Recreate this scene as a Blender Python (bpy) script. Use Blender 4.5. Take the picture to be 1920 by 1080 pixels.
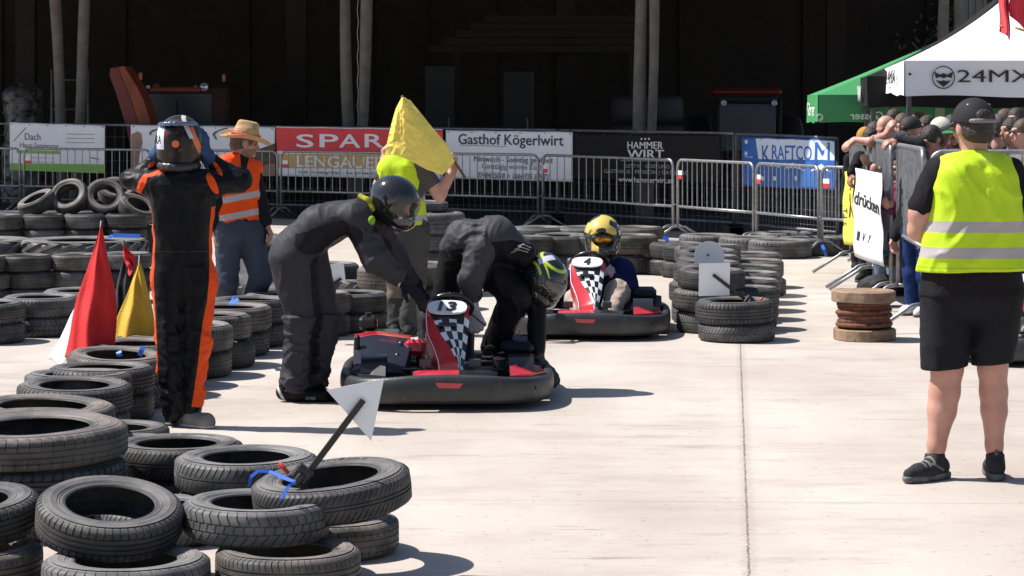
import bpy, math, random
import numpy as np
from mathutils import Vector, Matrix
random.seed(7)
for o in list(bpy.data.objects): bpy.data.objects.remove(o)
SC = bpy.context.scene
COL = SC.collection
rad = math.radians
# ------------------------------------------------------------- camera, sky, sun, exposure
F = 4500.0; CH = 1.77; YH = 192.0            # focal length in photo pixels, eye height, horizon row
cam = bpy.data.objects.new('camera', bpy.data.cameras.new('camera')); COL.objects.link(cam)
cam.location = (0, 0, CH); cam.rotation_euler = (rad(90), 0, 0)
cam.data.sensor_width = 36; cam.data.lens = 36 * F / 1920; cam.data.shift_y = -348 / 1920
cam.data.clip_start = 0.1; cam.data.clip_end = 2000
SC.camera = cam
SUN_DIR = Vector((-0.70, 0.14, 1.0)).normalized()       # towards the sun
SUN_EL = math.asin(SUN_DIR.z); SUN_AZ = math.atan2(SUN_DIR.x, SUN_DIR.y)
wd = bpy.data.worlds.new('World'); SC.world = wd; wd.use_nodes = True
nt = wd.node_tree; sky = nt.nodes.new('ShaderNodeTexSky'); sky.sky_type = 'NISHITA'; sky.sun_disc = False
sky.sun_elevation = SUN_EL; sky.sun_rotation = SUN_AZ
bg = nt.nodes['Background']; bg.inputs['Strength'].default_value = 0.08
nt.links.new(sky.outputs[0], bg.inputs['Color'])
sl = bpy.data.lights.new('sun', 'SUN'); sl.energy = 5.0; sl.angle = rad(0.5); sl.color = (1.0, 0.965, 0.92)
so = bpy.data.objects.new('sun', sl); COL.objects.link(so); so.rotation_euler = SUN_DIR.to_track_quat('Z', 'Y').to_euler()
so.location = (-20, 5, 40)
SC.view_settings.view_transform = 'Standard'; SC.view_settings.look = 'None'
SC.view_settings.exposure = 0.63; SC.view_settings.gamma = 1.0

def W(px, py, d): return Vector(((px - 960) * d / F, d, CH - (py - YH) * d / F))
def D(py): return F * CH / (py - YH)
def X(px, d): return (px - 960) * d / F

# ------------------------------------------------------------- materials
def mat(name, col, rough=.6, metal=0., spec=.5, noise=None, bump=None, masks=(), coat=0., trans=0., sheen=0., alpha=None, vary=0., dust=None):
    """noise=(scale, dark colour, low, high) ; bump=(scale, strength) ; masks=[(vertex attribute, colour, roughness)]"""
    m = bpy.data.materials.new(name); m.use_nodes = True; n = m.node_tree; L = n.links.new
    b = n.nodes['Principled BSDF']
    def inp(k, v): b.inputs[k].default_value = v
    inp('Base Color', (*col, 1)); inp('Roughness', rough); inp('Metallic', metal); inp('Specular IOR Level', spec)
    if coat: inp('Coat Weight', coat); inp('Coat Roughness', .05)
    if trans: inp('Transmission Weight', trans); inp('IOR', 1.05 if alpha else 1.3)
    if sheen: inp('Sheen Weight', sheen)
    if alpha: inp('Alpha', alpha)
    tc = n.nodes.new('ShaderNodeTexCoord'); src = None
    def mix(fac, a, bcol):
        x = n.nodes.new('ShaderNodeMix'); x.data_type = 'RGBA'
        if hasattr(fac, 'links'): L(fac, x.inputs['Factor'])
        else: x.inputs['Factor'].default_value = fac
        for s, v in (('A', a), ('B', bcol)):
            k = [i for i in x.inputs if i.name == s and i.type == 'RGBA'][0]
            if hasattr(v, 'links'): L(v, k)
            else: k.default_value = (*v, 1)
        return [o for o in x.outputs if o.type == 'RGBA'][0]
    src = col
    if noise:
        sc, dark, lo, hi = noise
        t = n.nodes.new('ShaderNodeTexNoise'); t.inputs['Scale'].default_value = sc; t.inputs['Detail'].default_value = 5
        t.inputs['Roughness'].default_value = .6
        L(tc.outputs['Object'], t.inputs['Vector'])
        r = n.nodes.new('ShaderNodeMapRange'); r.inputs[1].default_value = lo; r.inputs[2].default_value = hi
        L(t.outputs[0], r.inputs[0]); src = mix(r.outputs[0], src, dark)
    if vary:
        oi = n.nodes.new('ShaderNodeObjectInfo'); hv = n.nodes.new('ShaderNodeHueSaturation')
        r = n.nodes.new('ShaderNodeMapRange'); r.inputs[3].default_value = 1 - vary; r.inputs[4].default_value = 1 + vary
        L(oi.outputs['Random'], r.inputs[0]); L(r.outputs[0], hv.inputs['Value'])
        if hasattr(src, 'links'): L(src, hv.inputs['Color'])
        else: hv.inputs['Color'].default_value = (*src, 1)
        src = hv.outputs[0]
    rsrc = None
    for a, c, rg in masks:
        at = n.nodes.new('ShaderNodeAttribute'); at.attribute_name = a
        g = n.nodes.new('ShaderNodeMapRange'); g.inputs[1].default_value = -.0015; g.inputs[2].default_value = .0015
        L(at.outputs['Fac'], g.inputs[0])
        src = mix(g.outputs[0], src, c)
        x = n.nodes.new('ShaderNodeMix'); L(g.outputs[0], x.inputs[0]); x.inputs[3].default_value = rg
        if rsrc is None: x.inputs[2].default_value = rough
        else: L(rsrc, x.inputs[2])
        rsrc = x.outputs[0]
    if dust:
        t = n.nodes.new('ShaderNodeTexNoise'); t.inputs['Scale'].default_value = dust[0]; t.inputs['Detail'].default_value = 8
        L(tc.outputs['Object'], t.inputs['Vector'])
        r = n.nodes.new('ShaderNodeMapRange'); r.inputs[1].default_value = dust[2]; r.inputs[2].default_value = dust[3]
        L(t.outputs[0], r.inputs[0]); src = mix(r.outputs[0], src, dust[1])
    if hasattr(src, 'links'): L(src, b.inputs['Base Color'])
    if rsrc is not None: L(rsrc, b.inputs['Roughness'])
    if bump:
        t = n.nodes.new('ShaderNodeTexNoise'); t.inputs['Scale'].default_value = bump[0]; t.inputs['Detail'].default_value = 6
        L(tc.outputs['Object'], t.inputs['Vector'])
        bp = n.nodes.new('ShaderNodeBump'); bp.inputs['Strength'].default_value = bump[1]; bp.inputs['Distance'].default_value = .01
        L(t.outputs[0], bp.inputs['Height']); L(bp.outputs[0], b.inputs['Normal'])
    return m

# ------------------------------------------------------------- objects
def tag(o, label=None, cat=None, group=None, kind=None):
    if label: o['label'] = label
    if cat: o['category'] = cat
    if group: o['group'] = group
    if kind: o['kind'] = kind
    return o
def T(name, label, cat, loc=(0, 0, 0), group=None, rz=0.):
    o = bpy.data.objects.new(name, None); COL.objects.link(o); o.location = loc; o.rotation_euler = (0, 0, rz)
    o.empty_display_size = .2
    return tag(o, label, cat, group)
def mk(name, v, f, m, parent=None, smooth=True, mi=None, local=False, sharp=None, loc=None, attrs=None):
    """one mesh object; vertices in world coordinates unless local"""
    me = bpy.data.meshes.new(name)
    v = np.asarray([tuple(p) for p in v] if not isinstance(v, np.ndarray) else v, dtype=float)
    if loc is not None: v = v - np.array(loc)
    if parent is not None and not local: v = v - np.array(parent.location)
    me.from_pydata(v.tolist(), [], f if isinstance(f, list) else f.tolist())
    ms = m if isinstance(m, (list, tuple)) else [m]
    for q in ms: me.materials.append(q)
    if mi is not None: me.polygons.foreach_set('material_index', np.asarray(mi, dtype=np.int32))
    if smooth:
        me.polygons.foreach_set('use_smooth', [True] * len(me.polygons))
        if sharp: me.set_sharp_from_angle(angle=rad(sharp))
    if attrs:
        for k, a in attrs.items():
            at = me.attributes.new(k, 'FLOAT', 'POINT'); at.data.foreach_set('value', np.asarray(a, dtype=np.float32))
    me.update()
    o = bpy.data.objects.new(name, me); COL.objects.link(o)
    if loc is not None: o.location = loc
    if parent is not None: o.parent = parent
    return o
class MB:
    """collects shapes of one mesh"""
    def __init__(s): s.v = []; s.f = []; s.mi = []
    def add(s, v, f, mi=0):
        n = len(s.v); s.v += [Vector(p) for p in v]; s.f += [[i + n for i in q] for q in f]; s.mi += [mi] * len(f); return s
    def box(s, c, size, mi=0, rot=None, bev=0.0):
        h = Vector(size) / 2
        if bev:
            v = []; b = min(bev, min(h) * .9)
            for sx in (-1, 1):
                for sy in (-1, 1):
                    for sz in (-1, 1):
                        for ax in range(3):
                            p = [h.x - b, h.y - b, h.z - b]; p[ax] += b
                            v.append(Vector((p[0] * sx, p[1] * sy, p[2] * sz)))
            import bmesh
            bm = bmesh.new()
            for p in v: bm.verts.new(p)
            r = bmesh.ops.convex_hull(bm, input=bm.verts[:]); bm.verts.index_update()
            v = [x.co.copy() for x in bm.verts]; f = [[x.index for x in q.verts] for q in bm.faces]; bm.free()
        else:
            v = [Vector((x * h.x, y * h.y, z * h.z)) for x in (-1, 1) for y in (-1, 1) for z in (-1, 1)]
            f = [[0, 1, 3, 2], [4, 6, 7, 5], [0, 4, 5, 1], [2, 3, 7, 6], [0, 2, 6, 4], [1, 5, 7, 3]]
        if rot is not None: v = [rot @ p for p in v]
        return s.add([p + Vector(c) for p in v], f, mi)
    def tube(s, pts, r, seg=8, mi=0, closed=False, cap=True):
        pts = [Vector(p) for p in pts]; n = len(pts); rs = r if isinstance(r, (list, tuple)) else [r] * n
        v = []; up = None
        for i, p in enumerate(pts):
            a = pts[(i - 1) % n] if (closed or i > 0) else p; b = pts[(i + 1) % n] if (closed or i < n - 1) else p
            t = (b - a).normalized()
            if up is None:
                up = Vector((0, 0, 1)) if abs(t.z) < .9 else Vector((1, 0, 0))
            u = (up - t * up.dot(t)); u = u.normalized() if u.length > 1e-6 else t.orthogonal().normalized()
            up = u; w = t.cross(u)
            for k in range(seg):
                an = 2 * math.pi * k / seg; v.append(p + (u * math.cos(an) + w * math.sin(an)) * rs[i])
        f = []
        for i in range(n if closed else n - 1):
            j = (i + 1) % n
            for k in range(seg):
                l = (k + 1) % seg; f.append([i * seg + k, i * seg + l, j * seg + l, j * seg + k])
        if cap and not closed: f.append(list(range(seg))[::-1]); f.append([(n - 1) * seg + k for k in range(seg)])
        return s.add(v, f, mi)
    def lathe(s, prof, seg=32, c=(0, 0, 0), mi=0, rot=None, close=False):
        v = []; n = len(prof)
        for k in range(seg):
            a = 2 * math.pi * k / seg
            for r, z in prof:
                p = Vector((r * math.cos(a), r * math.sin(a), z)); v.append((rot @ p if rot is not None else p) + Vector(c))
        f = []
        for k in range(seg):
            l = (k + 1) % seg
            for i in range(n if close else n - 1):
                j = (i + 1) % n; f.append([k * n + i, l * n + i, l * n + j, k * n + j])
        return s.add(v, f, mi)
    def prism(s, poly, n, th, mi=0):
        """flat polygon (3-D points) given thickness th along n"""
        n = Vector(n).normalized() * th; k = len(poly); p = [Vector(q) for q in poly]
        v = p + [q + n for q in p]
        f = [list(range(k))[::-1], [i + k for i in range(k)]] + [[i, (i + 1) % k, (i + 1) % k + k, i + k] for i in range(k)]
        return s.add(v, f, mi)
    def obj(s, name, m, parent=None, **k):
        mi = s.mi if isinstance(m, (list, tuple)) else None
        return mk(name, s.v, s.f, m, parent, mi=mi, **k)
def arc(c, r, a0, a1, u, v, n=8):
    c = Vector(c); u = Vector(u); v = Vector(v)
    return [c + u * (r * math.cos(a0 + (a1 - a0) * i / n)) + v * (r * math.sin(a0 + (a1 - a0) * i / n)) for i in range(n + 1)]
def sheet(fn, nu, nv, th=.004):
    """grid surface fn(u,v) with thickness along y"""
    v = []; f = []
    for s in (0, 1):
        for j in range(nv + 1):
            for i in range(nu + 1):
                p = Vector(fn(i / nu, j / nv)); v.append(p + Vector((0, th * s, 0)))
    o = (nu + 1) * (nv + 1); q = lambda i, j: j * (nu + 1) + i
    for j in range(nv):
        for i in range(nu):
            a = [q(i, j), q(i + 1, j), q(i + 1, j + 1), q(i, j + 1)]; f.append(a); f.append([x + o for x in a[::-1]])
    edge = [q(i, 0) for i in range(nu + 1)] + [q(nu, j) for j in range(1, nv + 1)] + [q(i, nv) for i in range(nu - 1, -1, -1)] + [q(0, j) for j in range(nv - 1, 0, -1)]
    for a, b in zip(edge, edge[1:] + edge[:1]): f.append([b, a, a + o, b + o])
    return v, f
def text(name, body, m, parent, O, u, v, width=None, height=None, bold=0., th=.002, mirror=False, shear=0., curve=None):
    """lettering as a thin mesh: O lower-left corner, u and v unit vectors in the surface"""
    cu = bpy.data.curves.new(name, 'FONT'); cu.body = body; cu.size = 1; dbl = bold > 0 and any(ch_ in body for ch_ in 'MW'); cu.offset = 0 if dbl else bold; cu.shear = shear; cu.resolution_u = 3
    to = bpy.data.objects.new(name, cu); me = to.to_mesh()
    vs = [x.co.copy() for x in me.vertices]; fs = [list(p.vertices) for p in me.polygons]; to.to_mesh_clear()
    if dbl:
        n0 = len(vs); vs += [q + Vector((bold * 2.4, 0, 1.0)) for q in vs[:n0]]; fs += [[i + n0 for i in f_] for f_ in fs[:len(fs)]]
    bpy.data.objects.remove(to); bpy.data.curves.remove(cu)
    x0 = min(p.x for p in vs); x1 = max(p.x for p in vs); y0 = min(p.y for p in vs); y1 = max(p.y for p in vs)
    if width and not height: sx = sy = width / (x1 - x0)
    elif height and not width: sx = sy = height / (y1 - y0)
    else: sx = width / (x1 - x0); sy = height / (y1 - y0)
    O = Vector(O); u = Vector(u).normalized(); v = Vector(v).normalized(); nn = u.cross(v).normalized(); wd_ = (x1 - x0) * sx
    P = []
    for p in vs:
        a = (p.x - x0) * sx; b = (p.y - y0) * sy
        if mirror: a = wd_ - a
        q = O + u * a + v * b
        if curve: q = curve(a / wd_, b, q)
        if p.z > .5: q = q + nn * .0006
        P.append(q)
    o2 = len(P); V = [p + nn * th for p in P] + P; Fc = [f if not mirror else f[::-1] for f in fs]
    from collections import Counter
    ed = Counter()
    for f in fs:
        for a, b in zip(f, f[1:] + f[:1]): ed[(a, b)] += 1
    for (a, b) in list(ed):
        if (b, a) not in ed: Fc.append([a, b, b + o2, a + o2])
    return mk(name, V, Fc, m, parent, smooth=False)

# ------------------------------------------------------------- smooth bodies from blended shapes
def _h(i, j, k, s):
    n = (i * 374761393 + j * 668265263 + k * 2147483647 + s * 1274126177) & 0xffffffff
    n = ((n ^ (n >> 13)) * 1274126177) & 0xffffffff
    return ((n ^ (n >> 16)) & 0xffff) / 65535.0
def vn(P, sc, seed=0):
    Q = np.asarray(P) * sc + 1000.0; I = np.floor(Q).astype(np.int64); f = Q - I; f = f * f * (3 - 2 * f); r = 0
    for a in (0, 1):
        for b in (0, 1):
            for c in (0, 1):
                w = (f[:, 0] if a else 1 - f[:, 0]) * (f[:, 1] if b else 1 - f[:, 1]) * (f[:, 2] if c else 1 - f[:, 2])
                r = r + w * _h(I[:, 0] + a, I[:, 1] + b, I[:, 2] + c, seed)
    return r
def folds(amp, sc, stretch=(1, 1, 1), seed=0):
    st = np.array(stretch)
    def fn(P):
        w = np.stack([vn(P, sc * .7, seed + 5), vn(P, sc * .7, seed + 6), vn(P, sc * .7, seed + 7)], 1) * (1.3 / sc)
        a = vn((P + w) * st, sc, seed); b = vn((P + w) * st, sc * 2.1, seed + 1)
        c = vn((P + w * .6) * st, sc * 3.7, seed + 2)
        return amp * .75 * ((1 - np.abs(2 * a - 1)) ** 3 - .25) + amp * .5 * ((1 - np.abs(2 * b - 1)) ** 3 - .25) + amp * .22 * ((1 - np.abs(2 * c - 1)) ** 3 - .25)
    return fn
def c_(a, b, ra, rb=None): return ('c', np.array(a, float), np.array(b, float), ra, ra if rb is None else rb)
def e_(c, r, R=None): return ('e', np.array(c, float), np.array(r, float), np.eye(3) if R is None else np.array(R, float))
def chain(pts, rs): return [c_(pts[i], pts[i + 1], rs[i], rs[i + 1]) for i in range(len(pts) - 1)]
def pd(p, P):
    if p[0] == 'c':
        a, b, ra, rb = p[1:]; ab = b - a; t = np.clip(((P - a) @ ab) / max(ab @ ab, 1e-9), 0, 1)
        return np.linalg.norm(P - a - t[..., None] * ab, axis=-1) - (ra + (rb - ra) * t)
    c, r, R = p[1:]; q = (P - c) @ R            # columns of R are the axes
    k0 = np.linalg.norm(q / r, axis=-1); k1 = np.linalg.norm(q / r ** 2, axis=-1)
    return k0 * (k0 - 1) / np.maximum(k1, 1e-6)
def pb(p):
    if p[0] == 'c':
        r = max(p[3], p[4]); return np.minimum(p[1], p[2]) - r, np.maximum(p[1], p[2]) + r
    r = np.abs(p[3]) @ p[2]; return p[1] - r, p[1] + r
def sdf(prims, vox=.012, k=.03, sub=(), clip=(), noise=None, grow=0., ksub=.006):
    lo = np.min([pb(p)[0] for p in prims], 0) - 3 * vox - .02 - grow; hi = np.max([pb(p)[1] for p in prims], 0) + 3 * vox + .02 + grow
    n = np.ceil((hi - lo) / vox).astype(int) + 1
    ax = [lo[i] + np.arange(n[i]) * vox for i in range(3)]
    A = np.full(n, 1.0)
    def region(p, m):
        b0, b1 = pb(p); i0 = np.clip(((b0 - m - lo) / vox).astype(int), 0, n - 1); i1 = np.clip(((b1 + m - lo) / vox).astype(int) + 2, 1, n)
        s = tuple(slice(i0[i], i1[i]) for i in range(3))
        P = np.stack(np.meshgrid(*[ax[i][s[i]] for i in range(3)], indexing='ij'), -1)
        return s, P
    for p in prims:
        s, P = region(p, k + 3 * vox + grow); d = pd(p, P) - grow; B = A[s]
        h = np.clip(.5 + .5 * (B - d) / k, 0, 1); A[s] = B * (1 - h) + d * h - k * h * (1 - h)
    for p in sub:
        s, P = region(p, 4 * vox); d = -pd(p, P); B = A[s]
        h = np.clip(.5 + .5 * (d - B) / ksub, 0, 1); A[s] = B * (1 - h) + d * h + ksub * h * (1 - h)
    if noise is not None:
        M = np.abs(A) < .05; idx = np.argwhere(M); A[M] -= noise(lo + idx * vox)
    if clip:
        P = np.stack(np.meshgrid(*ax, indexing='ij'), -1)
        for c, nn in clip:
            nn = np.array(nn, float); nn /= np.linalg.norm(nn); A = np.maximum(A, (P - np.array(c, float)) @ nn)
    A[0] = A[-1] = 1; A[:, 0] = A[:, -1] = 1; A[:, :, 0] = A[:, :, -1] = 1
    S = A < 0; m = n - 1
    cnt = np.zeros(m, int); off = [(a, b, c) for a in (0, 1) for b in (0, 1) for c in (0, 1)]
    sl_ = lambda o: tuple(slice(o[i], o[i] + m[i]) for i in range(3))
    for o in off: cnt += S[sl_(o)]
    act = (cnt > 0) & (cnt < 8); C = np.argwhere(act); idx = np.full(m, -1); idx[act] = np.arange(len(C))
    acc = np.zeros((len(C), 3)); w = np.zeros(len(C))
    for a in off:
        for i in range(3):
            if a[i]: continue
            b = list(a); b[i] = 1
            fa = A[tuple((C + a).T)]; fb = A[tuple((C + b).T)]; x = (fa < 0) != (fb < 0)
            t = np.where(x, fa / np.where(x, fa - fb, 1), 0); pt = np.array(a) + t[:, None] * (np.array(b) - a)
            acc += np.where(x[:, None], pt, 0); w += x
    V = lo + (C + acc / np.maximum(w, 1)[:, None]) * vox
    Q = []
    for i in range(3):
        j, l = (i + 1) % 3, (i + 2) % 3
        s0 = [slice(None)] * 3; s1 = [slice(None)] * 3; s0[i] = slice(0, -1); s1[i] = slice(1, None)
        E = S[tuple(s0)] != S[tuple(s1)]; e = np.argwhere(E)
        e = e[(e[:, j] > 0) & (e[:, l] > 0) & (e[:, j] < m[j]) & (e[:, l] < m[l])]
        ins = S[tuple(e.T)]
        def cell(dj, dl):
            q = e.copy(); q[:, j] += dj; q[:, l] += dl; return idx[tuple(q.T)]
        q = np.stack([cell(-1, -1), cell(0, -1), cell(0, 0), cell(-1, 0)], 1)
        q[~ins] = q[~ins][:, ::-1]; Q.append(q)
    Q = np.concatenate(Q); Q = Q[(Q >= 0).all(1)]
    return V, Q
def blob(name, prims, m, parent=None, vox=.012, k=.03, attrs=None, local=False, **kw):
    V, Q = sdf(prims, vox, k, **kw)
    at = {a: fn(V) for a, fn in attrs.items()} if attrs else None
    return mk(name, V, Q, m, parent, local=local, attrs=at)
def frame(fw, up=(0, 0, 1)):
    """3x3 with columns right, forward, up"""
    f = np.array(fw, float); f /= np.linalg.norm(f); u = np.array(up, float); r = np.cross(f, u); r /= np.linalg.norm(r); u = np.cross(r, f)
    return np.stack([r, f, u], 1)
def nz(v): v = np.array(v, float); return v / np.linalg.norm(v)
def segd(P, a, b):
    a = np.array(a, float); b = np.array(b, float); ab = b - a; t = np.clip(((P - a) @ ab) / (ab @ ab), 0, 1)
    return np.linalg.norm(P - a - t[:, None] * ab, axis=1)
# ============================================================= ground
def concrete():
    m = bpy.data.materials.new('worn pale concrete'); m.use_nodes = True; n = m.node_tree; L = n.links.new; b = n.nodes['Principled BSDF']
    b.inputs['Roughness'].default_value = .75; b.inputs['Specular IOR Level'].default_value = .25
    g = n.nodes.new('ShaderNodeNewGeometry')
    def noise(sc, stretch, det=6, rough=.6):
        mp = n.nodes.new('ShaderNodeMapping'); mp.inputs['Scale'].default_value = stretch; L(g.outputs['Position'], mp.inputs[0])
        t = n.nodes.new('ShaderNodeTexNoise'); t.inputs['Scale'].default_value = sc; t.inputs['Detail'].default_value = det; t.inputs['Roughness'].default_value = rough
        L(mp.outputs[0], t.inputs['Vector']); return t.outputs[0]
    def rng(s, a, b_, c=0., d=1.):
        r = n.nodes.new('ShaderNodeMapRange'); r.inputs[1].default_value = a; r.inputs[2].default_value = b_; r.inputs[3].default_value = c; r.inputs[4].default_value = d
        L(s, r.inputs[0]); return r.outputs[0]
    def mix(f, a, c):
        x = n.nodes.new('ShaderNodeMix'); x.data_type = 'RGBA'; L(f, x.inputs['Factor'])
        for s, v in (('A', a), ('B', c)):
            k = [i for i in x.inputs if i.name == s and i.type == 'RGBA'][0]
            if hasattr(v, 'links'): L(v, k)
            else: k.default_value = (*v, 1)
        return [o for o in x.outputs if o.type == 'RGBA'][0]
    def mul(a, c):
        x = n.nodes.new('ShaderNodeMath'); x.operation = 'MULTIPLY'; L(a, x.inputs[0])
        if hasattr(c, 'links'): L(c, x.inputs[1])
        else: x.inputs[1].default_value = c
        return x.outputs[0]
    c = mix(rng(noise(.55, (1, .5, 1), 7), .38, .66), (.50, .450, .400), (.375, .318, .272))          # broad patches
    c = mix(rng(noise(1.6, (.5, 1.2, 1), 8, .7), .5, .72, 0, .75), c, (.33, .275, .245))                     # tyre grime
    c = mix(rng(noise(2.2, (.35, 1.6, 1), 9, .75), .56, .70, 0, .75), c, (.235, .20, .18))                  # scuffs
    c = mix(mul(rng(noise(14., (.12, 1., 1), 6, .7), .60, .70), rng(noise(.8, (1, 1, 1), 3), .45, .58, 0, .8)), c, (.20, .16, .14))    # thin wear lines
    c = mix(rng(noise(34., (.45, 1, 1), 2), .69, .725, 0, .85), c, (.13, .10, .085))                          # specks
    c = mix(rng(noise(70., (1, 1, 1), 4), .45, .75, 0, .35), c, (.30, .25, .21))                        # grain
    # sawn joint running away from the camera and one hairline across
    sp = n.nodes.new('ShaderNodeSeparateXYZ'); L(g.outputs['Position'], sp.inputs[0])
    def line(ax, ay, bx, by, w, jit):
        dx, dy = bx - ax, by - ay; l = math.hypot(dx, dy); nx, ny = -dy / l, dx / l
        m1 = n.nodes.new('ShaderNodeMath'); m1.operation = 'MULTIPLY'; m1.inputs[1].default_value = nx; L(sp.outputs[0], m1.inputs[0])
        m2 = n.nodes.new('ShaderNodeMath'); m2.operation = 'MULTIPLY_ADD'; m2.inputs[1].default_value = ny; L(sp.outputs[1], m2.inputs[0]); L(m1.outputs[0], m2.inputs[2])
        m3 = n.nodes.new('ShaderNodeMath'); m3.operation = 'SUBTRACT'; m3.inputs[1].default_value = ax * nx + ay * ny; L(m2.outputs[0], m3.inputs[0])
        j = rng(noise(22., (1, 1, 1), 3), .3, .7, -jit, jit)
        m4 = n.nodes.new('ShaderNodeMath'); m4.operation = 'ADD'; L(m3.outputs[0], m4.inputs[0]); L(j, m4.inputs[1])
        m5 = n.nodes.new('ShaderNodeMath'); m5.operation = 'ABSOLUTE'; L(m4.outputs[0], m5.inputs[0])
        return rng(m5.outputs[0], w, w * .45)
    j1 = line(X(1388, D(645)), D(645), X(1405, D(1080)), D(1080), .0065, .005)
    c = mix(mul(j1, rng(noise(9., (1, 1, 1), 4), .35, .6, .45, 1.)), c, (.045, .034, .028))
    c = mix(mul(line(X(1388, D(645)) + .004, D(645), X(1405, D(1080)) + .004, D(1080), .04, .02), .35), c, (.30, .25, .22))
    j2 = line(X(900, D(938)), D(938), X(1800, D(944)), D(944), .012, .006)
    c = mix(mul(j2, .28), c, (.14, .11, .095))
    j3 = line(X(0, D(712)), D(712), X(40, D(698)), D(698), .012, .006)
    L(c, b.inputs['Base Color'])
    bp = n.nodes.new('ShaderNodeBump'); bp.inputs['Strength'].default_value = .25; bp.inputs['Distance'].default_value = .006
    L(noise(25., (1, 1, 1), 8, .7), bp.inputs['Height']); L(bp.outputs[0], b.inputs['Normal'])
    return m
mb = MB(); mb.add([(-300, -200, 0), (300, -200, 0), (300, 400, 0), (-300, 400, 0)], [[0, 1, 2, 3]])
tag(mb.obj('ground', concrete(), smooth=False), kind='structure')
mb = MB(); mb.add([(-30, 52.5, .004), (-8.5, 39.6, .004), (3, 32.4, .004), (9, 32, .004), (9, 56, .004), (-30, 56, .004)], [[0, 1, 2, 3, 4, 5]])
tag(mb.obj('shed_floor', mat('shade dark floor', (.035, .032, .03), .9, noise=(2., (.015, .014, .013), .4, .65)), smooth=False), kind='structure')  # sheet over the concrete, the shed's shade put into its dark colour

# ============================================================= the open shed behind
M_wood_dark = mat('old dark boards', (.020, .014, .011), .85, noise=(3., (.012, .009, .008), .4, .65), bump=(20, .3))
M_post = mat('weathered pole wood', (.20, .178, .16), .85, noise=(5., (.125, .11, .10), .35, .7), bump=(30, .5))
M_steel = mat('galvanised steel', (.34, .345, .36), .42, metal=.65, noise=(18., (.20, .20, .21), .4, .7))
M_steel_d = mat('dull grey steel', (.20, .205, .22), .55, metal=.5, noise=(12., (.11, .11, .12), .4, .7))
M_black = mat('black plastic', (.016, .016, .018), .42)
M_blackm = mat('matt black', (.012, .012, .013), .75)
shed = T('open_shed', 'dark open timber shed with pole supports behind the banner fence', 'shed', (-12, 40, 0))
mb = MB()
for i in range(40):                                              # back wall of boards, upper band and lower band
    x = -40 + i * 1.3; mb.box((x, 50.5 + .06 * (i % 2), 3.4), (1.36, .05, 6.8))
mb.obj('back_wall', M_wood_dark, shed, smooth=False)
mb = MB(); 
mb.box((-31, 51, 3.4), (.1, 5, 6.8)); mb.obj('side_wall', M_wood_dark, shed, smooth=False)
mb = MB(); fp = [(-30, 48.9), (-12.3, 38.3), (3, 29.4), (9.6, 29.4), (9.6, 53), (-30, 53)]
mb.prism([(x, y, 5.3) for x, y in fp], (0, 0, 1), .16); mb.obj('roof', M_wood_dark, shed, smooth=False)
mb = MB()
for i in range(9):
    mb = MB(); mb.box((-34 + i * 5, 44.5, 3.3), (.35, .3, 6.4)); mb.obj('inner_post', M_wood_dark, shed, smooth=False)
def pole(p0, p1, d, r, dd=0.):
    a = W(*p0, d); b = W(*p1, d + dd); dr = (a - b) / max(a.z - b.z, .01); top = a + dr * (5.3 - a.z); bot = b + dr * (0 - b.z)
    n = 14; pts = []; rs = []
    for i in range(n + 1):
        t = i / n; p = top.lerp(bot, t); p.x += .035 * math.sin(t * 5 + p0[0]) ; pts.append(p); rs.append(r * (1 + .07 * math.sin(t * 9 + p0[0])))
    mb = MB(); mb.tube(pts, rs, 12); return mb.obj('pole', M_post, shed)
for p0, p1, r in (((100, 0), (114, 232), .088), ((161, 0), (146, 232), .082), ((649, 0), (656, 236), .085), ((689, 0), (676, 236), .085),
                  ((1201, 0), (1203, 244), .094), ((1224, 0), (1219, 244), .075), ((1774, 0), (1770, 250), .085), ((1800, 0), (1800, 250), .06)):
    dp = float(np.interp(p0[0], [100, 650, 1200, 1770], [41.2, 38.4, 35.2, 33.5])); pole(p0, p1, dp, r * dp / 36.5, .1)
mb = MB()
for i in range(7): mb.box((X(1806, 36.5) + .055 * i, 36.5 + .02 * (i % 2), 3.4), (.05, .03, 6.0))
mb.obj('corrugated_panel', mat('grey corrugated sheet', (.16, .165, .17), .5, metal=.3), shed, smooth=False)
# cord hanging between two poles
mb = MB(); mb.tube([W(671 + 1.2 * math.sin(i * 1.4), -60 + i * 10, 38.2) for i in range(31)], .008, 5); mb.obj('hanging_cord', mat('pale cord', (.35, .35, .36), .8), shed)

# ---- machines parked in the dark of the shed
M_or = mat('faded orange paint', (.26, .055, .018), .6, noise=(4., (.15, .03, .012), .4, .7))
M_rd = mat('dark red paint', (.15, .014, .012), .5, noise=(4., (.12, .013, .01), .4, .7))
M_gl = mat('dark window glass', (.012, .018, .032), .25, spec=.4)
M_lamp = mat('lamp glass', (.65, .65, .68), .1, metal=.6)
M_mk = mat('orange marker lens', (.5, .12, .02), .3)
def at(px, py, d): return W(px, py, d)
t = T('parked_truck', 'orange truck with round headlamps parked in the shed behind the black and orange driver', 'truck', (X(330, 42), 43.2, 0))
d = 42
mb = MB(); mb.box((X(335, d), d + 1.1, 1.5), (1.75, 2.0, 1.15), bev=.06); mb.box((X(335, d), d + 1.1, .6), (1.75, 2.0, .55), bev=.05); mb.obj('cab', mat('dark rusty cab paint', (.075, .022, .010), .7, noise=(3., (.02, .009, .006), .35, .65)), t, smooth=False)
mb = MB(); mb.box((X(336, d), d + .08, 1.62), (1.12, .03, .62), bev=.01); mb.obj('windscreen', M_gl, t, smooth=False)
mb = MB(); mb.tube([W(330, 190, d + .05), W(332, 240, d + .05)], .012, 6); mb.obj('wiper', M_blackm, t)
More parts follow.
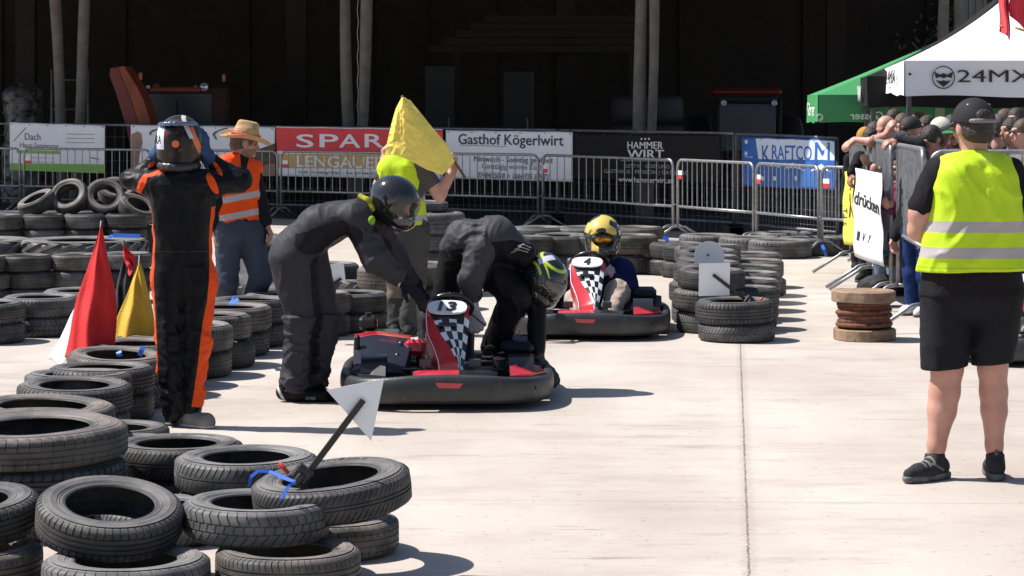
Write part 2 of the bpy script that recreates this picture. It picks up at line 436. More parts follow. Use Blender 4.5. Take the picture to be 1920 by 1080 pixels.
mb = MB(); mb.box(W(330, 168, d + .06), (.9, .1, .09), bev=.02); mb.obj('lamp_bar', M_or, t, smooth=False)
for px, r in ((263, .05), (278, .035), (293, .07), (367, .035), (383, .075)):
    mb = MB(); mb.lathe([(0, -.03), (r * .6, -.026), (r, -.005), (r, .03)], 18, W(px, 163, d + .02), rot=Matrix.Rotation(rad(-90), 3, 'X').inverted()); mb.obj('headlamp', M_lamp if r != .07 else M_or, t)
for px, py in ((264, 143), (420, 146)):
    mb = MB(); mb.box(W(px, py, d + .05), (.06, .06, .14), bev=.015); mb.obj('marker_light', M_mk, t, smooth=False)
for sx in (-.72, .72):
    mb = MB(); mb.lathe([(.2, -.13), (.42, -.13), (.47, -.08), (.47, .08), (.42, .13), (.2, .13)], 28, (X(335, d) + sx, d + .9, .47), rot=Matrix.Rotation(rad(90), 3, 'Y'), close=True); mb.obj('wheel', M_blackm, t)
t = T('snow_plough_blade', 'upright red and orange curved blade leaning beside the parked truck', 'plough blade', (X(245, 39), 39.2, 0))
pl = [(207, 128), (232, 124), (250, 160), (268, 190), (282, 232), (300, 300), (268, 300), (240, 232), (220, 175), (206, 140)]
mb = MB(); mb.prism([W(x, y, 39.3) for x, y in [(207, 128), (220, 126), (246, 190), (262, 240), (275, 300), (250, 300), (235, 232), (216, 170), (205, 142)]], (0, 1, 0), .25); mb.obj('blade_back', M_rd, t, smooth=False)
mb = MB(); mb.prism([W(x, y, 39.2) for x, y in [(221, 126), (232, 124), (254, 158), (270, 190), (284, 236), (300, 300), (276, 300), (263, 240), (247, 190)]], (.3, 1, 0), .3); mb.obj('blade_face', M_or, t, smooth=False)
# red-roofed tractor
t = T('tractor', 'red roofed tractor with two work lamps standing in the shed behind the blue banner', 'tractor', (X(1405, 39), 40, 0)); d = 39
mb = MB(); mb.box((X(1403, d), d + .8, 1.94), (1.12, 1.5, .12), bev=.05); mb.obj('cab_roof', M_rd, t, smooth=False)
mb = MB(); mb.box((X(1403, d), d + .10, 1.82), (.98, .1, .12), bev=.03); mb.obj('visor_strip', M_blackm, t, smooth=False)
mb = MB(); mb.box((X(1403, d), d + .12, 1.36), (.94, .03, .78), bev=.01); mb.obj('windscreen', mat('blue reflecting glass', (.018, .035, .08), .2, spec=.5, noise=(2.2, (.015, .03, .06), .45, .5)), t, smooth=False)
mb = MB()
for px in (1344, 1462): mb.tube([W(px, 185, d + .1), W(px, 330, d + .1)], .035, 6)
mb.obj('cab_pillar', M_blackm, t)
for px in (1357, 1452):
    mb = MB(); mb.lathe([(0, -.03), (.04, -.02), (.05, .02)], 14, W(px, 193, d), rot=Matrix.Rotation(rad(90), 3, 'X')); mb.obj('work_lamp', M_lamp, t)
mb = MB(); mb.box((X(1403, d), d - .3, .65), (.7, .9, .6), bev=.08); mb.obj('bonnet', M_rd, t, smooth=False)
for sx in (-.75, .75):
    mb = MB(); mb.lathe([(.35, -.2), (.72, -.2), (.78, -.14), (.78, .14), (.72, .2), (.35, .2)], 30, (X(1403, d) + sx, d + .9, .78), rot=Matrix.Rotation(rad(90), 3, 'Y'), close=True); mb.obj('wheel', M_blackm, t)
# big machine tyres stacked by the middle poles
for i, (py, rr) in enumerate(((258, .60), (205, .58))):
    zz = W(1215, py, 38.5).z
    mb = MB(); mb.lathe([(.3, -.2), (.5, -.21), (rr - .04, -.19), (rr, -.12), (rr, .12), (rr - .04, .19), (.5, .21), (.3, .2)], 40, (0, 0, 0), close=True)
    o = mb.obj('machine_tyre', mat('dark machine rubber', (.02, .021, .024), .7)); o.location = (X(1214, 38.5), 38.5, zz)
    tag(o, ('lower' if i == 0 else 'upper') + ' of two big machine tyres stacked at the foot of the middle poles', 'tyre')
    if i == 0: z0 = zz
for i in range(3):
    o2 = o.copy(); COL.objects.link(o2); o2.location = (X(1214, 38.5), 38.5, z0 - .41 * (i + 1) if z0 - .41 * (i + 1) > .2 else .2)
    tag(o2, 'big machine tyre hidden low in the stack behind the black banner', 'tyre', 'low machine tyres')
    if i > 0: bpy.data.objects.remove(o2)
# cabinets
for px, w_, top, lab in ((825, 55, 122, 'dark tall cabinet left of the two in the shed middle'), (972, 56, 132, 'dark tall cabinet right of the two in the shed middle')):
    p = W(px, top, 42); w2 = w_ * 42 / F
    t = T('cabinet', lab, 'cabinet', (p.x, 42.3, 0))
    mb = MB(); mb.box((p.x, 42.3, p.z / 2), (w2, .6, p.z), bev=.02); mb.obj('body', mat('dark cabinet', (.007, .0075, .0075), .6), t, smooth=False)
    mb = MB(); mb.box((p.x + w2 * .3, 41.985, 1.4), (.03, .03, .2), bev=.008); mb.obj('handle', M_steel_d, t, smooth=False)
# wrapped bale, ladder frame
V, Q = sdf([c_(W(40, 190, 42.5), W(45, 300, 42.5), .29, .33), c_(W(58, 180, 42.6), W(60, 300, 42.6), .22, .28), e_(W(25, 178, 42.4), (.16, .15, .13)), c_(W(48, 290, 42.5), W(50, 400, 42.5), .4, .42)], .03, .08, noise=folds(.05, 5., seed=3))
tag(mk('wrapped_bale', V, Q, mat('grey crumpled film', (.10, .10, .10), .3, noise=(9., (.035, .034, .033), .45, .6))), 'grey film wrapped bale standing in the shed behind the leftmost banner', 'bale')
t = T('ladder_frame', 'pale metal ladder frame behind the crossed poles at the left', 'ladder', (X(144, 42), 42, 0))
for px in (97, 165):
    mb = MB(); mb.tube([W(px, 130, 42), W(px, 368, 42)], .022, 8); mb.obj('upright', M_steel_d, t)
mb = MB()
for py in (150, 205, 260, 315): mb.tube([W(97, py, 42), W(165, py, 42)], .012, 6)
mb.obj('rung', M_steel_d, t)
# lamp glint and dark beam shapes give the shed its depth
t = T('stacked_beams', 'row of dark beams lying on trestles deep in the shed', 'beam stack', (X(1010, 44), 44, 0))
mb = MB()
for i in range(5): mb.box((X(1020, 44) + .1 * i, 44 + .1 * i, 2.75 + .14 * i), (4.2 - .3 * i, .14, .12))
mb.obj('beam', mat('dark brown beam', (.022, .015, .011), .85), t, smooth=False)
mb = MB()
for sx in (-1.6, 1.6): mb.box((X(1020, 44) + sx, 44.2, 1.34), (.12, .5, 2.68))
mb.obj('trestle', M_wood_dark, t, smooth=False)

# tree beyond the shed end
def tree(name, label, base, h, r, n=900):
    t = T(name, label, 'tree', base)
    b = Vector(base); mb = MB(); mb.tube([b, b + Vector((.1, 0, h * .35)), b + Vector((-.1, .1, h * .75)), b + Vector((0, 0, h))], [.22, .17, .1, .03], 8)
    for i in range(6):
        a = i * 1.05; z = h * (.4 + .08 * i); mb.tube([b + Vector((0, 0, z)), b + Vector((math.cos(a) * r * .6, math.sin(a) * r * .6, z + .7))], [.07, .02], 6)
    mb.obj('trunk', M_post, t)
    mb = MB(); rnd = random.Random(4)
    cl = [(Vector((rnd.gauss(0, .45) * r, rnd.gauss(0, .45) * r, h * (.45 + .6 * rnd.random())))) for _ in range(26)]
    for _ in range(n * 3):
        c = rnd.choice(cl); p = b + c + Vector((rnd.gauss(0, .3), rnd.gauss(0, .3), rnd.gauss(0, .3)))
        u = Vector((rnd.gauss(0, 1), rnd.gauss(0, 1), rnd.gauss(0, 1))).normalized(); w = u.orthogonal().normalized(); s = .05 + .05 * rnd.random()
        mb.add([p - u * s, p + w * s * .5, p + u * s, p - w * s * .5], [[0, 1, 2, 3]], rnd.randrange(3))
    mb.obj('crown', [mat('leaf dark', (.03, .05, .02), .6), mat('leaf mid', (.05, .08, .03), .6), mat('leaf pale', (.09, .11, .04), .6)], t, smooth=False)
tree('leafy_tree', 'green leafy tree standing beyond the right end of the shed', (X(1862, 50), 50, 0), 5.4, 1.6)
tree('leafy_tree', 'leafy tree hidden behind the white canopy roof', (X(2050, 52), 52, 0), 5.0, 1.5)

# ============================================================= mesh fence with banners
FP = [(-160, 40.9), (350, 38.4), (700, 36.7), (1046, 34.9), (1378, 31.9), (1572, 29.5)]
def fd(px):
    for (a, da), (b, db) in zip(FP, FP[1:]):
        if px <= b: return da + (db - da) * (px - a) / (b - a)
    return FP[-1][1]
def ftop(px): return np.interp(px, [-160, 0, 1000, 1370, 1572], [230, 232, 243, 250, 259])
for i, ((a, da), (b, db)) in enumerate(zip(FP, FP[1:])):
    lab = ['leftmost grey mesh fence panel carrying the white roofing banner', 'grey mesh fence panel behind the straw hat marshal and the red banner', 'grey mesh fence panel behind the yellow flag', 'grey mesh fence panel carrying the black banner', 'grey mesh fence panel carrying the blue and white banner'][i]
    t = T('mesh_fence_panel', lab, 'fence', (X((a + b) / 2, fd((a + b) / 2)), fd((a + b) / 2), 0), 'mesh fence panels behind the banners')
    A = W(a + 2, ftop(a), da + .03); B = W(b - 2, ftop(b), db + .03); a0 = Vector((A.x, A.y, .05)); b0 = Vector((B.x, B.y, .05))
    mb = MB(); mb.tube([a0, A, B, b0], .021, 8); mb.tube([a0 + Vector((0, 0, .12)), b0 + Vector((0, 0, .12))], .018, 8); mb.obj('frame', M_steel_d, t)
    mb = MB(); n = 32
    for k in range(1, n): 
        p = a0.lerp(b0, k / n); q = A.lerp(B, k / n); mb.tube([p, q], .0022, 4, cap=False)
    for k in range(1, 7): mb.tube([a0.lerp(A, k / 7), b0.lerp(B, k / 7)], .0022, 4, cap=False)
    mb.obj('wire_infill', M_steel_d, t)
    for q in (a0, b0):
        mb = MB(); mb.box((q.x, q.y, .07), (.24, .55, .13), bev=.02); mb.obj('foot', mat('fence foot rubber', (.03, .03, .03), .9), t, smooth=False)

M_bw = mat('white banner vinyl', (.86, .86, .88), .45, noise=(2.5, (.78, .78, .81), .4, .7))
def banner(label, x0, x1, t0, t1, b0, b1, m, sag=.0, off=.10, wob=.012):
    """banner hung on the fence; pixel columns x0..x1, top rows t0,t1, bottom rows b0,b1; returns root, map(u,v,lift)"""
    da, db = fd(x0) - off, fd(x1) - off
    A, B, C_, D_ = W(x0, t0, da), W(x1, t1, db), W(x0, b0, da), W(x1, b1, db)
    def fn(u, v, lift=0.):
        p = C_.lerp(D_, u).lerp(A.lerp(B, u), v); p = p.copy()
        p.z -= sag * math.sin(math.pi * u) * v + .006 * abs(math.sin(u * 11)) * v
        p.y += wob * math.sin(u * 9 + v * 2.5) + wob * .7 * math.sin(u * 23 + 4 * v) * (1 - v * .5) - lift
        return p
    r = T('banner', label, 'banner', (A.lerp(B, .5).x, (da + db) / 2, 0), 'sponsor banners on the mesh fence')
    v, f = sheet(fn, 60, 16, .003)
    mk('sheet', v, f, m, r)
    for k in range(6):
        p = fn(.02 + k * .192, .965, .004); mb = MB(); mb.lathe([(.006, 0), (.013, .002), (.013, -.002)], 10, p, rot=Matrix.Rotation(rad(90), 3, 'X'), close=True); mb.obj('eyelet', M_steel_d, r)
    def wr(body, m_, px, py0, py1, w_, bold=0., mirror=False, shear=0., name='lettering', h_=None):
        u0 = (px - x0) / (x1 - x0); ymid = lambda u: (t0 + (t1 - t0) * u, b0 + (b1 - b0) * u)
        tt, bb = ymid(u0); v0 = (bb - py1) / (bb - tt); v1 = (bb - py0) / (bb - tt); u1 = (px + w_ - x0) / (x1 - x0)
        return text(name, body, m_, r, (0, 0, 0), (1, 0, 0), (0, 0, 1), 1., 1., bold, .002, mirror, shear,
                    curve=lambda a, b, q: fn(u0 + (u1 - u0) * a, v0 + (v1 - v0) * b, .007))
    def patch(name, poly, m_, lift=.005):
        P = []
        for x, y in poly:
            u = (x - x0) / (x1 - x0); tt = t0 + (t1 - t0) * u; bb = b0 + (b1 - b0) * u; P.append((u, (bb - y) / (bb - tt)))
        mb_ = MB(); us = [p[0] for p in P]; n = max(1, int((max(us) - min(us)) * 60))
        if len(P) == 4 and n > 1:
            (ua, va), (ub, vb), (uc, vc), (ud, vd) = P    # top-left, top-right, bottom-right, bottom-left
            top = [fn(ua + (ub - ua) * k / n, va + (vb - va) * k / n, lift) for k in range(n + 1)]
            mid = [fn((ua + (ub - ua) * k / n + ud + (uc - ud) * k / n) / 2, ((va + vd) / 2 + ((vb + vc) / 2 - (va + vd) / 2) * k / n), lift) for k in range(n + 1)]
            bot = [fn(ud + (uc - ud) * k / n, vd + (vc - vd) * k / n, lift) for k in range(n + 1)]
            mb_.add(top + mid + bot, [[k, k + 1, n + 2 + k, n + 1 + k][::-1] for k in range(n)] + [[n + 1 + k, n + 2 + k, 2 * n + 3 + k, 2 * n + 2 + k][::-1] for k in range(n)])
        else:
            mb_.add([fn(u, v, lift) for u, v in P], [list(range(len(P)))])
        return mb_.obj(name, m_, r, smooth=False)
    return r, wr, patch
I_navy = mat('dark navy ink', (.02, .03, .06), .5); I_grey = mat('grey ink', (.22, .23, .25), .5); I_pale = mat('pale grey ink', (.34, .35, .40), .5)
I_green = mat('leaf green ink', (.22, .46, .07), .5); I_red = mat('banner red ink', (.50, .018, .03), .45); I_white = mat('white ink', (.86, .86, .88), .5); I_gold = mat('ochre ink', (.62, .38, .11), .5)
I_skin = mat('printed skin tone', (.32, .19, .13), .5, noise=(3., (.22, .12, .08), .4, .7)); I_hair = mat('printed brown hair', (.12, .07, .045), .5, noise=(6., (.05, .03, .02), .4, .6)); I_line = mat('thin line ink', (.10, .11, .14), .5)
I_blue = mat('royal blue ink', (.03, .14, .46), .45, noise=(2., (.02, .09, .34), .4, .7))
# 1 roofing banner
r, wr, pa = banner('white banner with a thin red stroke and a green grass strip along its foot', 18, 197, 229, 235, 318, 325, M_bw)
pa('grass_strip', [(18, 306), (196, 308), (196, 325), (18, 319)], I_green); pa('green_bar', [(31, 281), (114, 283), (114, 289), (31, 287)], I_green, .006)
pa('red_stroke', [(49, 238), (50, 239), (27, 264), (24, 265)], I_red, .006)
wr('Dach', I_line, 47, 249, 262, 30); wr('Haus-Sanierung', I_line, 38, 266, 280, 72, bold=-.004)
for y in (250, 258, 266): pa('small_print', [(125, y), (178, y + 1), (178, y + 2.5), (125, y + 1.5)], I_pale)
for y in (288, 296): pa('small_print', [(45, y + 7), (103, y + 8), (103, y + 9), (45, y + 8)], I_pale)
pa('bird_mark', [(168, 294), (187, 298), (186, 299.5), (172, 297)], I_red, .006)
# 2 photo banner
r, wr, pa = banner('pale photo banner with skin toned shapes behind the straw hat', 245, 516, 234, 238, 332, 330, M_bw)
pa('portrait_shape', [(246, 252), (258, 246), (266, 250), (268, 268), (262, 290), (256, 331), (245, 331)], I_skin); pa('portrait_shape', [(480, 282), (516, 268), (516, 329), (478, 329)], I_hair, .006)
pa('portrait_shape', [(485, 318), (500, 308), (516, 306), (516, 330), (484, 330)], I_skin, .007)
for q in (((400, 252), (404, 247), (418, 241), (430, 238), (428, 241), (412, 246), (405, 252), (410, 262), (406, 261)), ((280, 250), (284, 244), (298, 240), (297, 243), (286, 248), (284, 254))): pa('drawn_line', q, I_line, .006)
# 3 red banner
M_red_b = mat('red banner vinyl', (.78, .028, .045), .45, noise=(3., (.66, .022, .036), .4, .7))
r, wr, pa = banner('red white and ochre banner reading SPAR LENGAUER left of the yellow flag', 518, 830, 237, 241, 330, 337, M_bw)
pa('red_field', [(518, 239), (830, 243), (830, 284), (518, 283)], M_red_b); pa('ochre_field', [(522, 288), (830, 289), (830, 318), (522, 315)], I_gold)
for ch, x, w_ in (('S', 557, 34), ('P', 602, 36), ('A', 639, 40), ('R', 687, 36), ('M', 732, 34)):
    if ch != 'M': wr(ch, I_white, x, 251, 276, w_, bold=.012)
wr('LENGAUER', I_white, 558, 291, 313, 168, bold=.012); wr('3345 Göstling/Ybbs • Tel: 07484/5008 • office', I_line, 560, 320, 326, 190, bold=.006)
# 4 inn banner
r, wr, pa = banner('white banner reading Gasthof Kögerlwirt right of the yellow flag', 836, 1074, 244, 247, 334, 341, M_bw)
wr('Gasthof Kögerlwirt', I_navy, 860, 250, 276, 197, bold=.010); pa('small_print', [(862, 271), (952, 273.5), (952, 275), (862, 272.5)], I_pale)
wr('Mittwoch - Sonntag geöffnet', I_line, 890, 292, 306, 148, bold=.006); wr('Ganztägig warme Küche', I_grey, 905, 306, 319, 120, bold=.003); wr('07484/25018  •  0664/735 579 72', I_line, 897, 323, 333, 133, bold=.005, shear=.2)
# 5 black banner
M_bb = mat('black banner vinyl', (.006, .006, .007), .6, spec=.2, noise=(3., (.010, .007, .006), .4, .7))
r, wr, pa = banner('black banner reading HAMMER WIRT in white letters', 1076, 1352, 249, 252, 338, 346, M_bb)
I_w2 = mat('off white ink', (.62, .62, .65), .5); I_w3 = mat('dim white ink', (.32, .32, .35), .5)
wr('HAMMER', I_w2, 1181, 265, 278, 67, bold=.014); wr('WIRT', I_w2, 1181, 280, 297, 69, bold=.018)
for x in (1206, 1213, 1220): pa('star', [(x, 258), (x + 4, 259), (x + 3, 262), (x + 1, 262)], I_w2)
pa('rule', [(1168, 300.5), (1262, 301.5), (1262, 302.5), (1168, 301.5)], I_w3)
wr("LETT'N · GÖSTLING", I_w3, 1178, 306, 314, 82, bold=.003); wr('GASTHAUS | PENSION | CATERING', I_w3, 1136, 317, 326, 158, bold=.002); wr('www.hammerwirt.at', I_w2, 1164, 331, 341, 102, bold=.010)
# 6 blue banner
r, wr, pa = banner('blue and white sagging banner reading KRAFTCOM at the right end of the fence', 1392, 1566, 256, 261, 349, 357, I_blue, sag=.0, wob=.035)
I_lb = mat('light blue white ink', (.62, .68, .80), .5)
pa('white_field', [(1418, 259), (1564, 264), (1564, 300), (1424, 298)], I_lb)
[pa('mountain', q_, I_lb, .006) for q_ in ([(1440, 312), (1452, 303), (1466, 314), (1452, 311)], [(1472, 316), (1490, 305), (1512, 320), (1490, 314)], [(1520, 322), (1542, 307), (1558, 322), (1540, 317)])]
wr('K', I_blue, 1430, 272, 304, 16, bold=.01, shear=-.1); wr('RAFTCO', I_blue, 1449, 271, 298, 76, bold=.012); wr('M', I_blue, 1530, 266, 308, 26, bold=.004)
for y in (262, 284): pa('contact_icon', [(1397, y), (1402, y), (1402, y + 7), (1397, y + 7)], I_lb)
pa('small_print', [(1397, 293), (1413, 294), (1413, 295), (1397, 294)], I_lb)
for x in (1452, 1493, 1428): pa('contact_icon', [(x, 330), (x + 6, 331), (x + 6, 339), (x, 338)], I_lb, .007)
# ============================================================= crowd barriers
M_stick_r = mat('red sticker', (.55, .03, .035), .5); M_stick_w = mat('white sticker', (.7, .7, .7), .5)
def barrier(label, A, B, h, zb, nb, feet_side=-1, sticker=True, group='crowd barriers along the back', r=.019, footdir=None, footlen=.38, rm=None, arch=.16):
    A = Vector(A); B = Vector(B); A.z = B.z = 0; u = (B - A).normalized(); L = (B - A).length; up = Vector((0, 0, 1))
    t = T('crowd_barrier', label, 'barrier', (A + B) / 2, group); m = rm or M_steel
    n = Vector((u.y, -u.x, 0))
    if n.y > 0 and footdir is None: n = -n
    if footdir is not None: n = Vector(footdir).normalized()
    rc = .10
    pts = [A + up * arch, A + up * (h - rc)] + arc(A + u * rc + up * (h - rc), rc, math.pi, math.pi / 2, u, up, 6)[1:] + arc(B - u * rc + up * (h - rc), rc, math.pi / 2, 0, u, up, 6) + [B + up * arch]
    mb = MB(); mb.tube(pts, r, 10); mb.tube([A + up * zb, B + up * zb], r * .95, 10); mb.obj('frame', m, t)
    mb = MB()
    for k in range(1, nb): 
        p = A + u * (L * k / nb); mb.tube([p + up * zb, p + up * h], .0075, 6, cap=False)
    mb.obj('bar_infill', m, t)
    for P in (A + u * .03, B - u * .03):
        mb = MB()
        for s in (1, -1):
            mb.tube([P + up * (arch + .02), P + n * s * .06 + up * (arch + .015)] + [P + n * s * (.06 + .10 * math.sin(a)) + up * (arch + .015 - .10 * (1 - math.cos(a))) for a in (.3, .6, .85)] + [P + n * s * footlen + up * .012], r * .85, 8)
        mb.obj('foot', m, t)
    if sticker:
        c = A + u * .09 + up * (h - .19); mb = MB(); nn = Vector((u.y, -u.x, 0)); nn = nn if nn.y < 0 else -nn
        R = Matrix((u, nn, up)).transposed()
        mb.box(c + nn * .015 + up * .0275, (.10, .008, .055), 0, R); mb.box(c + nn * .015 - up * .0275, (.10, .008, .055), 1, R); mb.obj('sticker', [M_stick_w, M_stick_r], t, smooth=False)
    for P, s in ((A, -1), (B, 1)):
        mb = MB(); mb.tube([P + u * s * .0 + up * (zb + .02), P + u * s * .045 + up * (zb + .02)], .008, 6); mb.obj('hook', m, t)
    return t
def bd(px): return float(np.interp(px, [-200, 40, 540, 1010, 1265, 1415, 1540, 1600], [39.6, 38.5, 36.2, 33.8, 31., 29.2, 27.6, 26.9]))
def bp(px): d = bd(px); return Vector((X(px, d), d, 0))
BL = [(-196, 37, 'grey crowd barrier at the far left edge, before the first banner post'), (45, 281, 'grey crowd barrier in front of the white roofing banner'), (284, 520, 'grey crowd barrier behind the straw hat marshal'), (527, 766, 'grey crowd barrier in front of the red SPAR banner'),
      (771, 1009, 'grey crowd barrier in front of the white inn banner'), (1018, 1262, 'grey crowd barrier in front of the black banner'), (1271, 1413, 'sunlit crowd barrier between the black and the blue banner'),
      (1419, 1535, 'sunlit crowd barrier in front of the blue banner'), (1541, 1640, 'sunlit crowd barrier half hidden by the yellow poster')]
for a, b, lab in BL: barrier(lab, bp(a), bp(b), 1.03, .43, 17 if b - a > 200 else 15)
# the taller spectators' barriers on the right
RB = 'tall barriers holding back the spectators'
def rp(px, d): return Vector((X(px, d), d, 0))
barrier('tall barrier seen edge on beside the marshal in the yellow vest', rp(1684, 20.4), rp(1731, 18.4), 1.41, .66, 20, footdir=(-1, -.25, 0), group=RB, footlen=.42, arch=.2)
barrier('tall barrier seen edge on behind the handwritten white poster', rp(1634, 22.7), rp(1671, 20.6), 1.42, .66, 20, footdir=(-1, -.2, 0), group=RB, footlen=.42, sticker=False, arch=.2)
barrier('tall barrier seen edge on behind the yellow poster', rp(1596, 25.0), rp(1628, 22.9), 1.36, .64, 20, footdir=(-1, -.2, 0), group=RB, footlen=.42, sticker=False, arch=.2)
barrier('tall barrier facing the track behind the marshal in the yellow vest', rp(1745, 18.5), rp(2240, 18.3), 1.39, .60, 20, group=RB, sticker=False, arch=.2)

# posters hung on those barriers
M_ink = mat('black marker', (.012, .012, .013), .7)
def poster(label, A, B, m, name='poster'):
    (ax, at_, ab, ad), (bx, bt, bb, bd_) = A, B
    tl, bl, tr, br = W(ax, at_, ad), W(ax, ab, ad), W(bx, bt, bd_), W(bx, bb, bd_)
    r = T(name, label, 'poster', ((tl.x + tr.x) / 2, (ad + bd_) / 2, 0))
    nrm = (tr - tl).cross(bl - tl).normalized(); nrm = -nrm if nrm.x > 0 else nrm
    def fn(u, v, lift=0.):
        p = bl.lerp(br, u).lerp(tl.lerp(tr, u), v); w = .012 * math.sin(u * 5 + v * 4) + .008 * math.sin(v * 13)
        return p + nrm * (w + lift)
    n = 14; V = []; Fc = []
    for s in (.002, -.002):
        for j in range(n + 1):
            for i in range(n + 1): V.append(fn(i / n, j / n, s))
    q = lambda i, j: j * (n + 1) + i; o = (n + 1) ** 2
    for j in range(n):
        for i in range(n):
            a = [q(i, j), q(i + 1, j), q(i + 1, j + 1), q(i, j + 1)]; Fc += [a, [x + o for x in a[::-1]]]
    ed = [q(i, 0) for i in range(n)] + [q(n, j) for j in range(n)] + [q(i, n) for i in range(n, 0, -1)] + [q(0, j) for j in range(n, 0, -1)]
    for a, b in zip(ed, ed[1:] + ed[:1]): Fc.append([b, a, a + o, b + o])
    mk('sheet', V, Fc, m, r)
    return r, fn
r, fn = poster('white hand lettered poster reading drücken hung on the spectators barrier', (1603, 315, 480, 22.45), (1655, 325, 500, 20.45), mat('white paper', (.80, .80, .80), .6))
text('lettering', 'drücken', M_ink, r, (0, 0, 0), (1, 0, 0), (0, 0, 1), 1, 1, .02, .002, curve=lambda a, b, q: fn(.04 + .92 * a, .60 + .15 * b - .05 * a, .007))
for i_, ch_ in enumerate('lvy'): text('lettering', ch_, M_ink, r, (0, 0, 0), (1, 0, 0), (0, 0, 1), 1, 1, -.01, .002, curve=lambda a, b, q: fn(.15 + .17 * i_ + .09 * a, .20 + .10 * b, .007))
r, fn = poster('yellow hand lettered poster at the far end of the spectators barrier', (1583, 322, 458, 25.2), (1602, 318, 460, 24.2), mat('yellow paper', (.80, .68, .08), .6))
text('lettering', 'X', M_ink, r, (0, 0, 0), (1, 0, 0), (0, 0, 1), 1, 1, .0, .002, curve=lambda a, b, q: fn(.40 + .4 * a, .37 + .33 * b, .007))
text('lettering', '2 LT', M_ink, r, (0, 0, 0), (1, 0, 0), (0, 0, 1), 1, 1, .0, .002, curve=lambda a, b, q: fn(.05 + .25 * b, .25 + .25 * a, .007))
text('lettering', 'I', M_ink, r, (0, 0, 0), (1, 0, 0), (0, 0, 1), 1, 1, .0, .002, curve=lambda a, b, q: fn(.45 + .3 * a, .74 + .02 * b, .007))
# ============================================================= tyres
def rubber(name, base, dustc, lo, hi):
    m = bpy.data.materials.new(name); m.use_nodes = True; n = m.node_tree; L = n.links.new; b = n.nodes['Principled BSDF']
    b.inputs['Specular IOR Level'].default_value = .45
    tc = n.nodes.new('ShaderNodeTexCoord'); oi = n.nodes.new('ShaderNodeObjectInfo')
    va = n.nodes.new('ShaderNodeVectorMath'); va.operation = 'ADD'; L(tc.outputs['Object'], va.inputs[0])
    cb = n.nodes.new('ShaderNodeCombineXYZ'); ml = n.nodes.new('ShaderNodeMath'); ml.operation = 'MULTIPLY'; ml.inputs[1].default_value = 40
    L(oi.outputs['Random'], ml.inputs[0]); L(ml.outputs[0], cb.inputs[0]); L(ml.outputs[0], cb.inputs[1]); L(cb.outputs[0], va.inputs[1])
    def noise(sc, det=5):
        t = n.nodes.new('ShaderNodeTexNoise'); t.inputs['Scale'].default_value = sc; t.inputs['Detail'].default_value = det; L(va.outputs[0], t.inputs['Vector']); return t.outputs[0]
    def rng(s, a, b_, c=0., d=1.):
        r = n.nodes.new('ShaderNodeMapRange'); r.inputs[1].default_value = a; r.inputs[2].default_value = b_; r.inputs[3].default_value = c; r.inputs[4].default_value = d; L(s, r.inputs[0]); return r.outputs[0]
    def mix(f, a, c):
        x = n.nodes.new('ShaderNodeMix'); x.data_type = 'RGBA'; L(f, x.inputs['Factor'])
        for s, v in (('A', a), ('B', c)):
            k = [i for i in x.inputs if i.name == s and i.type == 'RGBA'][0]
            if hasattr(v, 'links'): L(v, k)
            else: k.default_value = (*v, 1)
        return [o for o in x.outputs if o.type == 'RGBA'][0]
    c = mix(rng(oi.outputs['Random'], 0, 1, 0, .6), base, tuple(x * 1.6 for x in base))
    c = mix(rng(noise(5.), lo, hi), c, dustc)
    c = mix(rng(noise(28., 8), .58, .75, 0, .5), c, tuple(x * 1.5 for x in dustc))
    L(c, b.inputs['Base Color']); L(rng(noise(9.), .3, .7, .5, .8), b.inputs['Roughness'])
    bp_ = n.nodes.new('ShaderNodeBump'); bp_.inputs['Strength'].default_value = .25; bp_.inputs['Distance'].default_value = .004; L(noise(60., 4), bp_.inputs['Height']); L(bp_.outputs[0], b.inputs['Normal'])
    return m
RUB = [rubber('black tread rubber', (.022, .022, .023), (.08, .073, .069), .43, .73), rubber('brownish tread rubber', (.031, .029, .027), (.13, .11, .095), .40, .70), rubber('grey tread rubber', (.040, .040, .041), (.13, .124, .12), .40, .70)]
SID = [rubber('dusty sidewall rubber', (.055, .053, .052), (.15, .138, .13), .38, .68), rubber('brown dusty sidewall rubber', (.07, .062, .058), (.20, .168, .15), .36, .66), rubber('bleached sidewall rubber', (.085, .082, .08), (.19, .18, .172), .36, .66)]
